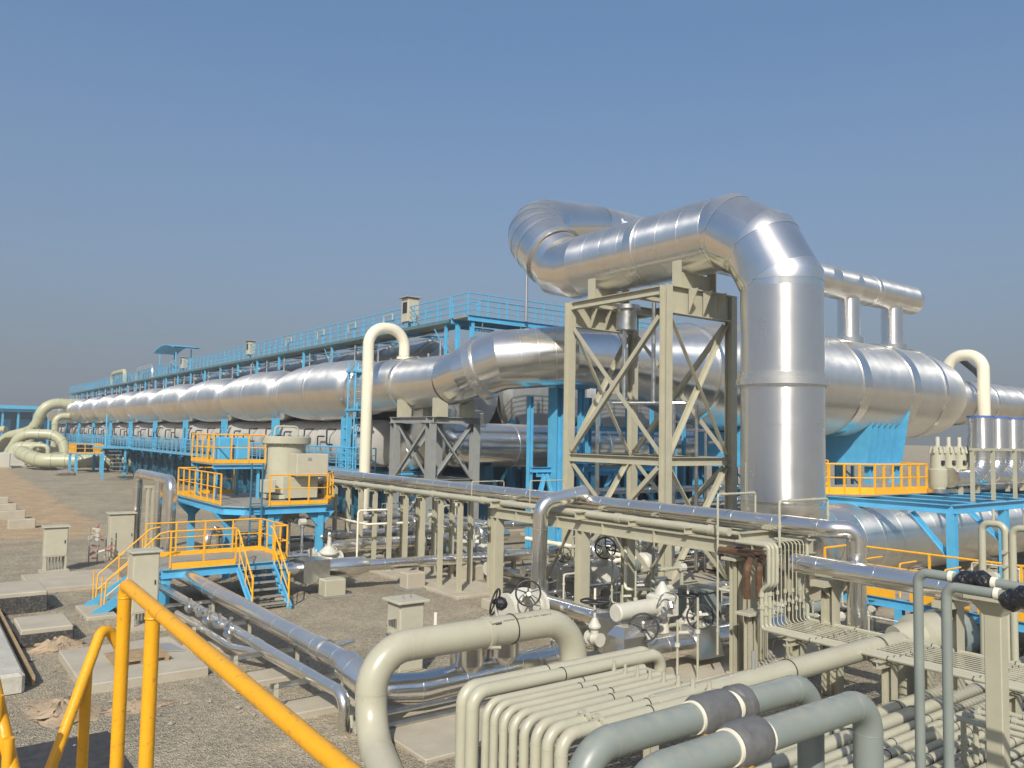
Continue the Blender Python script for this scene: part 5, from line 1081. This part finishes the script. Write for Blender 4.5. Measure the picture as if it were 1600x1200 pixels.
gate_valve('gate valve with flat level handwheel beside the beige cabinet', 16.6, 14.4, .7, (0, 1, 0), .12, (16.6, 14.4, 1.45), (0, 0, 1), .31)
gate_valve('white domed valve with upright handwheel between the tower feet', 18.6, 19.7, .8, (1, 0, 0), .40, (17.9, 18.9, 2.05), (-.75, -.55, .1), .33)
gate_valve('white domed valve right of the pump platform by the stair', 12.35, 27.3, .95, (1, 0, 0), .28, (12.35, 27.2, 1.95), (-.5, -.8, .1), .22)
gate_valve('small valve with handwheel low behind the rack, left', 19.2, 22.6, .75, (1, 0, 0), .22, (19.0, 22.2, 1.35), (-.6, -.7, .2), .26)
gate_valve('small valve with handwheel low behind the rack, right', 20.3, 22.3, .75, (1, 0, 0), .22, (20.1, 21.9, 1.3), (-.6, -.7, .2), .26)
gate_valve('small valve with handwheel by the left rack column in the shade', 17.9, 24.9, .6, (1, 0, 0), .2, (17.7, 24.5, 1.15), (-.6, -.7, .2), .28)
gate_valve('white valve under the beige pump platform, left', 11.6, 31.5, .7, (1, 0, 0), .26, (11.5, 31.2, 1.5), (-.5, -.8, .1), .2)
gate_valve('white valve under the beige pump platform, right', 13.4, 30.4, .7, (1, 0, 0), .24, (13.3, 30.0, 1.5), (-.5, -.8, .1), .2)
gate_valve('white valve behind the orange rail of the low platform', 10.0, 29.45, .9, (1, 0, 0), .22, (9.9, 29.2, 1.7), (-.5, -.8, .1), .2)
# silver wide pipe run with box insulation
pipe('insulated_pipe', 'wide silver pipe on the ground left of the beige pipe comb', [(13.2, 13.45, .62), (19.5, 13.2, .62)], .30, 'alu', seg=32, band=.9, bandw=.03, bandm='alu_seam')
t = thing('insulation_box', 'faceted polished insulation box on the wide silver pipe', 'insulation box', (13.3, 13.4, .6))
link_mesh('box', MB().add([(12.95, 13.0, .3), (13.75, 12.95, .3), (13.75, 13.85, .3), (12.95, 13.85, .3), (13.05, 13.15, 1.05), (13.7, 13.1, 1.05), (13.7, 13.7, 1.05), (13.05, 13.7, 1.05), (13.2, 13.3, 1.25), (13.55, 13.3, 1.25), (13.55, 13.6, 1.25), (13.2, 13.6, 1.25)], [(3, 2, 1, 0)] + [(i + 4 * k, (i + 1) % 4 + 4 * k, (i + 1) % 4 + 4 * k + 4, i + 4 * k + 4) for k in (0, 1) for i in range(4)] + [(8, 9, 10, 11)]), 'alu', t, 5)
t = thing('insulation_box', 'second faceted silver box farther right on the wide pipe', 'insulation box', (15.6, 13.4, .6))
link_mesh('box', MB().add([(15.35, 12.95, .3), (16.2, 12.9, .3), (16.2, 13.8, .3), (15.35, 13.8, .3), (15.45, 13.1, 1.0), (16.1, 13.05, 1.0), (16.1, 13.6, 1.0), (15.45, 13.6, 1.0)], [(3, 2, 1, 0), (4, 5, 6, 7)] + [(i, (i + 1) % 4, (i + 1) % 4 + 4, i + 4) for i in range(4)]), 'alu', t, 5)
t = thing('insulation_box', 'dull silver square box at the end of the dropped pipe', 'insulation box', (14.5, 14.5, .6))
link_mesh('box', bevel_box((14.0, 13.95, .25), (15.1, 15.0, 1.1), .02), 'galv', t); link_mesh('lid', bevel_box((13.9, 13.85, 1.1), (15.2, 15.1, 1.14), .01), 'galv', t)
t = thing('insulation_box', 'dusty square insulation box on the pipe right of the stair', 'insulation box', (11.4, 26.6, .6))
link_mesh('box', bevel_box((11.0, 26.2, .45), (11.95, 27.1, 1.2), .02), 'galv', t)
# polished pipe tee below the fat arch
t = pipe('insulated_pipe', 'polished silver elbow and pipe beneath the fat arched pipe', [(7.33, 15.15, .9), (7.5, 14.25, .6), (8.4, 14.05, .55), (12.2, 14.3, .55)], .30, 'alu', .55, 32, band=.5, bandw=.02, bandm='alu_seam')
link_mesh('tee_cover', T([(9.5, 14.1, .6), (9.5, 14.1, .85), (9.5, 14.1, 1.22)], [.18, .36, .36], 28), 'alu', t); link_mesh('tee_cover', T([(10.4, 14.2, .6), (10.4, 14.2, .9), (10.4, 14.2, 1.18)], [.2, .42, .42], 28), 'alu', t)
for k, (y, z) in enumerate(((13.68, .34), (13.64, .12))):
    pipe('conduit', ['upper thin silver conduit beneath the fat arched pipe', 'lower thin silver conduit beneath the fat arched pipe'][k], [(6.95, y, z), (11.6, y, z)], .05, 'galv', seg=12, band=1.2)
slab('concrete_plinth', (7.0, 2.5, -.1), (24, 8.3, .06))
slab('concrete_plinth', (7.3, 12.0, -.1), (12.6, 15.4, .07))
slab('concrete_plinth', (12.9, 12.4, -.1), (20, 15.6, .09))
# actuator
t = thing('valve_actuator', 'pale horizontal actuator cylinder above the wide silver pipe', 'actuator', (14.7, 14.1, 0))
link_mesh('cylinder', T([(13.55, 13.95, 1.42), (13.58, 13.95, 1.42), (15.0, 14.0, 1.42)], [.19, .21, .21], 28), 'white', t)
link_mesh('gearbox', bevel_box((14.9, 13.7, 1.2), (15.5, 14.3, 1.7), .05), 'white', t); link_mesh('gearbox_cap', T([(15.2, 14.0, 1.7), (15.2, 14.0, 1.8), (15.2, 14.0, 2.0)], [.2, .18, .04], 14), 'white', t)
link_mesh('yoke', T([(15.2, 14.0, 1.25), (15.2, 13.9, .6)], .12, 12), 'white', t)
link_mesh('tubing', T(fillet([(14.7, 13.72, 1.5), (14.7, 13.5, 1.9), (15.1, 13.45, 1.75), (15.3, 13.7, 1.5)], .15, 5), .018, 6), 'galv', t)
for k in range(4): link_mesh('fitting', MB().ring((14.55 + .16 * k, 13.62 - .05 * (k % 2), 1.15 + .12 * k), (.3, 1, k - 1.5), .07, .16, 8), 'galv', t)
# instrument posts and gauges among the valves
for k, (x, y, h) in enumerate(((14.35, 12.75, 1.4), (14.75, 12.5, 1.9), (16.2, 15.9, 1.9), (16.0, 16.2, 1.5), (13.05, 15.5, 1.25), (12.0, 14.4, 1.1), (17.6, 16.6, 2.3), (18.3, 17.2, 2.6))):
    t = thing('instrument_stand', f'thin pale instrument pipe stand among the valves, {names[k]} of the cluster', 'instrument stand', (x, y, 0), 'thin instrument stands')
    link_mesh('stand_pipe', T([(x, y, 0), (x, y, h)], .028, 10), 'beige_pipe', t); link_mesh('coupling', MB().ring((x, y, h * .6), Z, .06, .08, 10), 'white', t); link_mesh('bracket', B((x, y, h * .8), (x + .25, y - .1, h * .8), .05, .05, 'L'), 'white', t)
t = pipe('drain_line', 'white thin drain line stepping down behind the actuator', [(16.8, 16.9, 2.4), (16.8, 16.9, 1.2), (17.5, 16.4, 1.2), (17.5, 16.4, .2)], .045, 'cloth', .1, 10)
for k, (xx, yy) in enumerate(((18.4, 20.4), (18.9, 20.2), (19.4, 20.6))):
    pipe('conduit', ['thin grey conduit upright by the tower foot, left', 'thin grey conduit upright by the tower foot, middle', 'thin grey conduit upright by the tower foot, right'][k], [(xx, yy, .1), (xx, yy, 3.0)], .03, 'galv', seg=8)
# paired H posts near the comb
for k, (x, y) in enumerate(((14.85, 11.2), (15.25, 11.9), (17.3, 12.7))):
    t = thing('pipe_column', ['short beige double post left of the brown pipes', 'beige post behind the brown primed pipes', 'beige post in the shade behind the comb'][k], 'post', (x, y, 0), 'beige posts at the comb')
    h = 1.75 if k == 0 else 2.8
    for dx in (0, .2): link_mesh('shaft', B((x + dx, y, 0), (x + dx, y, h), .12, .12, 'I', (0, 1, 0)), 'beige', t)
    link_mesh('cap', bevel_box((x - .2, y - .2, h), (x + .42, y + .2, h + .06), .01), 'beige', t)

# ================================================================== CABINETS, SLEEPERS, LEFT YARD
def cabinet(label, x, y, w, d, h, legs, m='cabinet', roof=.08, tags=False):
    t = thing('control_cabinet', label, 'cabinet', (x, y, 0))
    link_mesh('body', bevel_box((x - w / 2, y - d / 2, legs), (x + w / 2, y + d / 2, h), .012), m, t)
    link_mesh('roof', bevel_box((x - w / 2 - roof, y - d / 2 - roof, h + .002), (x + w / 2 + roof, y + d / 2 + roof, h + .05), .01), m, t)
    link_mesh('plinth', bevel_box((x - w / 2 - .1, y - d / 2 - .1, 0), (x + w / 2 + .1, y + d / 2 + .1, .1), .01), 'concrete', t)
    if legs > .12:
        for sx in (-1, 1):
            for sy in (-1, 1): link_mesh('leg', B((x + sx * (w / 2 - .05), y + sy * (d / 2 - .05), .1), (x + sx * (w / 2 - .05), y + sy * (d / 2 - .05), legs), .07, .07, 'L'), m, t)
        for k in range(6): link_mesh('cable', T([(x - w / 2 + .12 + (w - .24) * k / 5, y + .03 * (k % 2), .1), (x - w / 2 + .12 + (w - .24) * k / 5, y, legs + .01)], .02, 6), 'grey', t)
    dr_ = link_mesh('door', BX((x - w / 2 + .03, y - d / 2 - .012, legs + .04), (x + w / 2 - .03, y - d / 2 - .001, h - .05)), m, t)
    link_mesh('handle', BX((x + w / 2 - .12, y - d / 2 - .035, (h + legs) / 2 - .06), (x + w / 2 - .09, y - d / 2 - .0125, (h + legs) / 2 + .06)), 'black', dr_)
    sp = link_mesh('side_panel', BX((x - w / 2 - .012, y - d / 2 + .04, legs + .04), (x - w / 2 - .001, y + d / 2 - .04, h - .05)), m, t)
    if tags:
        for k in range(5): link_mesh('hinge', T([(x - w / 2 - .03, y - d / 2 + .15 + .08 * k, h - .35 - .02 * k), (x - w / 2 - .03, y - d / 2 + .15 + .08 * k, h - .55)], .02, 6), 'galv', t)
        link_mesh('conduit_panel', BX((x - w / 2 - .12, y - d / 2 - .04, .3), (x - w / 2 - .02, y + d / 2 - .2, .95)), 'galv', t)
        for k in range(2): link_mesh('lifting_eye', MB().torus((x - .1 + .25 * k, y - .05 + .1 * k, h + .08), (1, 0, 0), .03, .008, 10, 5), 'galv', t)
    return t
cabinet('beige cabinet standing on the gravel in front of the slender posts', 9.55, 16.75, .62, .62, 1.66, .12, tags=True, roof=.10)
cabinet('beige cabinet on open legs on the left concrete pad', 4.9, 35.7, .78, .5, 1.72, .62)
cabinet('large beige cabinet behind the near yellow handrail', 5.6, 24.6, .68, .62, 2.1, .45)
cabinet('tall beige cabinet left of the silver loop', 7.7, 38.2, .95, .6, 1.9, .12)
cabinet('grey green cabinet under the right part of the rack', 18.0, 15.2, .9, .8, 1.35, .12, 'green')
for k, (x0, x1, y, h) in enumerate(((5.4, 6.4, 69.5, .45), (5.2, 6.3, 63.2, .45), (4.8, 6.2, 57.4, .5), (4.8, 6.1, 51.8, .5))):
    tag(link_mesh('concrete_sleeper', bevel_box((x0, y, 0), (x1, y + .7, h), .03), 'concrete'), ['pale concrete sleeper on the sand, farthest in the row', 'pale concrete sleeper on the sand, second farthest in the row', 'pale concrete sleeper on the sand, third in the row', 'pale concrete sleeper on the sand, nearest in the row'][k], 'sleeper', 'sleepers on the sand')
for (x0, y0, x1, y1, h, lab) in ((1.9, 28.2, 3.75, 30.4, .62, 'large bitumen-sided concrete block at the left edge'), (2.6, 23.8, 3.8, 25.5, .45, 'bitumen-sided concrete block behind the sand heap')):
    t = thing('concrete_block', lab, 'concrete block', (x0, y0, 0)); link_mesh('coated_side', bevel_box((x0, y0, -.1), (x1, y1, h - .12), .02), 'bitumen', t); link_mesh('top_slab', bevel_box((x0 + .01, y0 + .01, h - .12), (x1 - .01, y1 - .01, h), .03), 'concrete', t)
M_wrapbeam = mat('dusty_sheet', (0.46, 0.44, 0.37), 0.6, 0, 0.12, 2, 0.5, 6, dust=0.5)
tag(link_mesh('wrapped_beam', bevel_box((1.3, 19.8, .02), (2.3, 29.0, .42), .06), M_wrapbeam), 'long pale sheet-wrapped beam at the left edge', 'beam')
tag(link_mesh('edge_board', B((2.5, 20.2, .12), (2.5, 28.2, .12), .06, .2, 'box'), 'wood'), 'dark wooden edge board beside the pale wrapped beam', 'board')
# pallet
t = thing('wooden_pallet', 'broken wooden pallet on the concrete slab', 'pallet', (4.6, 20.5, .2))
for k in range(8): link_mesh('slat', BX((4.0, 20.0 + .135 * k, .285), (5.22, 20.1 + .135 * k, .31)), 'wood', t)
for x in (4.05, 4.58, 5.1): link_mesh('bearer', BX((x, 20.0, .2), (x + .09, 21.05, .284)), 'wood', t)
mb = MB(); mb.add([(4.9, 20.9, .21), (5.7, 20.6, .21), (5.55, 21.4, .23), (5.1, 21.5, .23), (4.9, 20.9, .24), (5.7, 20.6, .24), (5.55, 21.4, .26), (5.1, 21.5, .26)], [(3, 2, 1, 0), (4, 5, 6, 7), (0, 1, 5, 4), (1, 2, 6, 5), (2, 3, 7, 6), (3, 0, 4, 7)])
tag(link_mesh('steel_plate', mb, 'grey'), 'grey steel sheet lying beside the pallet', 'steel sheet')
for k, (a, b) in enumerate((((2.9, 27.2, .03), (4.0, 26.2, .05)), ((3.9, 26.9, .03), (4.1, 25.4, .04)))):
    tag(link_mesh('timber_offcut', B(a, b, .06, .04, 'box'), 'wood'), ['thin timber offcut lying left of the blue stair', 'short timber offcut crossing the ground near the stair footing', 'long timber offcut beside the dark shadow sheet', 'timber offcut below the pallet slab'][k], 'timber', 'timber offcuts on the ground')
# red and white tape on posts
t = thing('barrier_tape', 'tangled red and white barrier tape beside the tall left cabinet', 'barrier tape', (6.4, 36.5, 0))
for k in range(3): link_mesh('stake', T([(6.3 + .35 * k, 37.0 + .2 * k, 0), (6.3 + .35 * k, 37.0 + .2 * k, 1.6)], .025, 6), 'grey', t)
rnd = random.Random(8)
for k in range(16):
    x = 6.2 + rnd.random() * .8; z = .2 + rnd.random() * 1.3
    link_mesh('tape_strip', B((x, 37.0 + rnd.random() * .3, z), (x + rnd.uniform(.1, .4), 37.1 + rnd.random() * .3, z + rnd.uniform(-.15, .2)), .004, .06, 'box'), 'pinktape' if k % 2 else 'cloth', t)
for k in range(3): link_mesh('lamp', MB().ring((6.55, 36.9, 1.35 - .17 * k), (0, 1, 0), .07, .06, 12), 'white', t)
pipe('marker_pipe', 'short white upright marker pipe on the gravel', [(11.2, 18.1, 0), (11.2, 18.1, .95)], .045, 'cloth', seg=12, band=.8, bandname='collar')

# ================================================================== FAR LEFT PIPES AND STRUCTURES
pipe('far_loop_pipe', 'far greenish beige pipe looping up beside the end of the shells', [(11.5, 152, 1.2), (13.0, 150, 4.0), (16.5, 146, 5.2), (17.2, 145, 9.4), (23.5, 146, 9.4)], .8, 'greenbeige', 3.2, 24, band=1.7, bandw=.22, bt=1.07)
pipe('far_loop_pipe', 'far greenish beige pipe arching to the ground left of the small platform', [(12.5, 140, 1.5), (13.8, 138, 4.6), (18.8, 136, 4.6), (19.4, 135, .6)], .75, 'greenbeige', 2.6, 24, band=1.7, bandw=.22, bt=1.07)
pipe('far_ground_pipe', 'far thick greenish pipe lying on the ground at the left', [(12.8, 128, 2.2), (14.2, 122, 1.3), (25, 117, 1.3)], .9, 'greenbeige', 3, 24, band=1.7, bandw=.22, bt=1.07)
pipe('far_loop_pipe', 'small far beige pipe hook at the extreme left', [(10.2, 148, .2), (10.2, 148, 5.2), (12.5, 146, 5.2)], .5, 'greenbeige', 1.4, 14)
for k, (pts, r, lab) in enumerate((
    ([(14.6, 133, .2), (14.6, 133, 3.0), (16.6, 132, 3.0), (16.6, 132, .2)], .32, 'far slim greenish inverted U pipe before the arched one'),
    ([(10.6, 138, .8), (12.6, 135, .8), (12.6, 135, 2.8), (16, 133, 2.8)], .7, 'far greenish pipe bend low at the left edge'),
    ([(18.6, 142, .2), (18.6, 142, 7.4), (21.5, 142, 7.4)], .5, 'far thin greenish riser beside the end of the shells'),
    ([(15.2, 141, 5.6), (15.2, 141, 2.0), (20.5, 138, 2.0)], .7, 'far greenish pipe dropping behind the arch'))):
    pipe('far_loop_pipe', lab, pts, r, 'greenbeige', r * 2.2, 18, band=2.4, bandw=.25, bt=1.12, bandname='flange')
t = thing('far_structure', 'distant light blue roofed structure at the extreme left', 'steel structure', (20, 210, 0))
link_mesh('roof', BX((8, 205, 9.0), (38, 225, 9.5)), 'blue', t); link_mesh('roof_edge', BX((7.5, 204.5, 9.55), (38.5, 205.4, 10.3)), 'blue', t)
for k in range(11): link_mesh('post', BX((8 + 2.9 * k, 205.6, 0), (8.4 + 2.9 * k, 206, 9)), 'blue', t)
link_mesh('wall', BX((9, 212, 0), (37, 224, 9)), 'blue_dark', t)
for k in range(5): link_mesh('panel', BX((9.2 + 5.4 * k, 211.8, 3), (13.6 + 5.4 * k, 212, 7.4)), 'blue', t)
for k, (x, y, s) in enumerate(((15.5, 124, .7), (10.8, 130, .7), (13, 134, .7))):
    t = thing('far_equipment', ['far pale equipment box beside the ground pipe', 'far pale equipment box at the extreme left', 'far pale equipment box behind the pipe loop'][k], 'equipment box', (x, y, 0), 'far equipment boxes')
    link_mesh('box', bevel_box((x - 1.4 * s, y - 1, .2), (x + 1.4 * s, y + 1, 3.0 * s), .08), 'white', t); link_mesh('base', BX((x - 1.6 * s, y - 1.2, 0), (x + 1.6 * s, y + 1.2, .22)), 'concrete', t)
t = thing('far_platform', 'small far blue platform with orange railing by the ground pipe', 'platform', (18, 115, 0))
link_mesh('deck', BX((17.2, 113, 2.3), (20.2, 118, 2.45)), 'blue', t)
for x in (17.3, 20.1):
    for y in (113.1, 117.9): link_mesh('leg', B((x, y, 0), (x, y, 2.3), .3, .3, 'box'), 'blue', t)
rail(t, [(17.2, 118, 2.45), (17.2, 113, 2.45), (20.2, 113, 2.45), (20.2, 118, 2.45)], 'orange', 1.15, .05, .9, True)
t = thing('far_stair', 'small far blue stair frame in front of the lower walkway', 'stair', (19.3, 98, 0))
for x in (17.6, 19.8): link_mesh('leg', B((x, 98, 0), (x, 98, 3.4), .2, .2, 'box'), 'blue', t)
link_mesh('deck', BX((17.0, 97.6, 3.4), (20.4, 101, 3.55)), 'blue', t)
for k in range(7): link_mesh('step', BX((18.1, 97.8 - .3 * k, 3.1 - .42 * k), (19.4, 98.1 - .3 * k, 3.16 - .42 * k)), 'grate', t)
link_mesh('lamp_post', T([(17.8, 98, 3.5), (17.8, 98, 7.2)], .1, 8), 'blue', t)
tag(link_mesh('rubble_mound', MB().tube([(14.3, 108, -.05), (14.6, 108, .25), (15.5, 108, .35), (16.3, 108, .2), (16.5, 108, -.05)], [.1, .35, .4, .3, .1], 8), 'concrete_dark'), 'small dark rubble mound on the far gravel', 'rubble mound')

# ladder cage on the near end of A
t = thing('access_ladder', 'light blue caged ladder beside the cream looped pipe', 'ladder', (20.6, 42.5, 0))
for x in (20.3, 20.9):
    for y in (42.0, 42.9): link_mesh('rail', T([(x, y, 3.5), (x, y, 9.6)], .05, 8), 'blue', t)
for k in range(16): link_mesh('rung', T([(20.3, 42.0, 3.8 + .37 * k), (20.9, 42.0, 3.8 + .37 * k)], .025, 6), 'blue', t)
for z in (6.8, 9.0): link_mesh('landing', BX((20.2, 41.9, z), (21.0, 43.0, z + .12)), 'blue', t)

# ================================================================== NEAR YELLOW STAIR RAILS
ty = thing('stair_handrail', 'thick yellow handrail and posts close to the camera', 'handrail', (0.7, 3, 3.8))
RY = .0245
link_mesh('top_rail', T(fillet([(0.700, 3.350, 3.85), (0.700, 3.350, 4.920), (0.916, 0.380, 4.632)], .03, 4), RY, 20), 'yellow', ty)
link_mesh('post', T([(0.724, 3.020, 3.85), (0.724, 3.020, 4.878)], RY, 20), 'yellow', ty)
link_mesh('weld_bead', MB().torus((0.724, 3.020, 4.853), (0, 0, 1), RY * 1.02, .004, 20, 6), 'yellow', ty)
link_mesh('weld_bead', MB().torus((0.700, 3.350, 4.870), (0, 0, 1), RY * 1.0, .003, 20, 6), 'yellow', ty)
tz = thing('stair_handrail', 'yellow handrail sloping down the stair behind the nearest posts', 'handrail', (0.7, 4, 3.8))
link_mesh('top_rail', T(fillet([(.87, 4.12, 4.40), (.85, 4.14, 4.50), (.78, 4.12, 4.62), (.55, 3.83, 4.11), (.33, 3.55, 3.62)], .04, 5), RY * .95, 18), 'yellow', tz)
link_mesh('post', T([(.70, 4.02, 3.2), (.70, 4.02, 4.44)], RY * .95, 18), 'yellow', tz)
t3 = thing('stair_handrail', 'yellow handrail piece in the bottom left corner', 'handrail', (0.35, 3.6, 3.8))
link_mesh('top_rail', T([(.30, 3.75, 4.64), (.43, 3.45, 4.05)], RY, 16), 'yellow', t3)
link_mesh('post', T([(.335, 3.62, 3.4), (.335, 3.62, 4.5)], RY * .8, 14), 'yellow', t3); link_mesh('post', T([(.37, 3.55, 3.4), (.37, 3.55, 4.36)], RY * .8, 14), 'yellow', t3)
tl2 = thing('stair_landing', 'steel stair landing under the camera', 'landing', (0, 1, 3.8))
link_mesh('deck', BX((-.9, -1.2, 3.78), (.85, 3.35, 3.84)), 'grate', tl2)
for x in (-.8, .75):
    for y in (-1.1, 3.2): link_mesh('leg', B((x, y, 0), (x, y, 3.78), .12, .12, 'box'), 'blue', tl2)

# ================================================================== HAZE
hb = link_mesh('haze', BX((-60, -40, -1.0), (140, 260, 19.0)), 'ground'); hb['kind'] = 'stuff'
hm = bpy.data.materials.new('dusty_air'); hm.use_nodes = True; hn = hm.node_tree.nodes
for nd in list(hn):
    if nd.type == 'BSDF_PRINCIPLED': hn.remove(nd)
pv = hn.new('ShaderNodeVolumePrincipled'); pv.inputs['Color'].default_value = (0.80, 0.82, 0.86, 1); pv.inputs['Density'].default_value = 0.0011; pv.inputs['Anisotropy'].default_value = 0.2
hm.node_tree.links.new(pv.outputs[0], hn['Material Output'].inputs['Volume'])
hb.data.materials.clear(); hb.data.materials.append(hm)
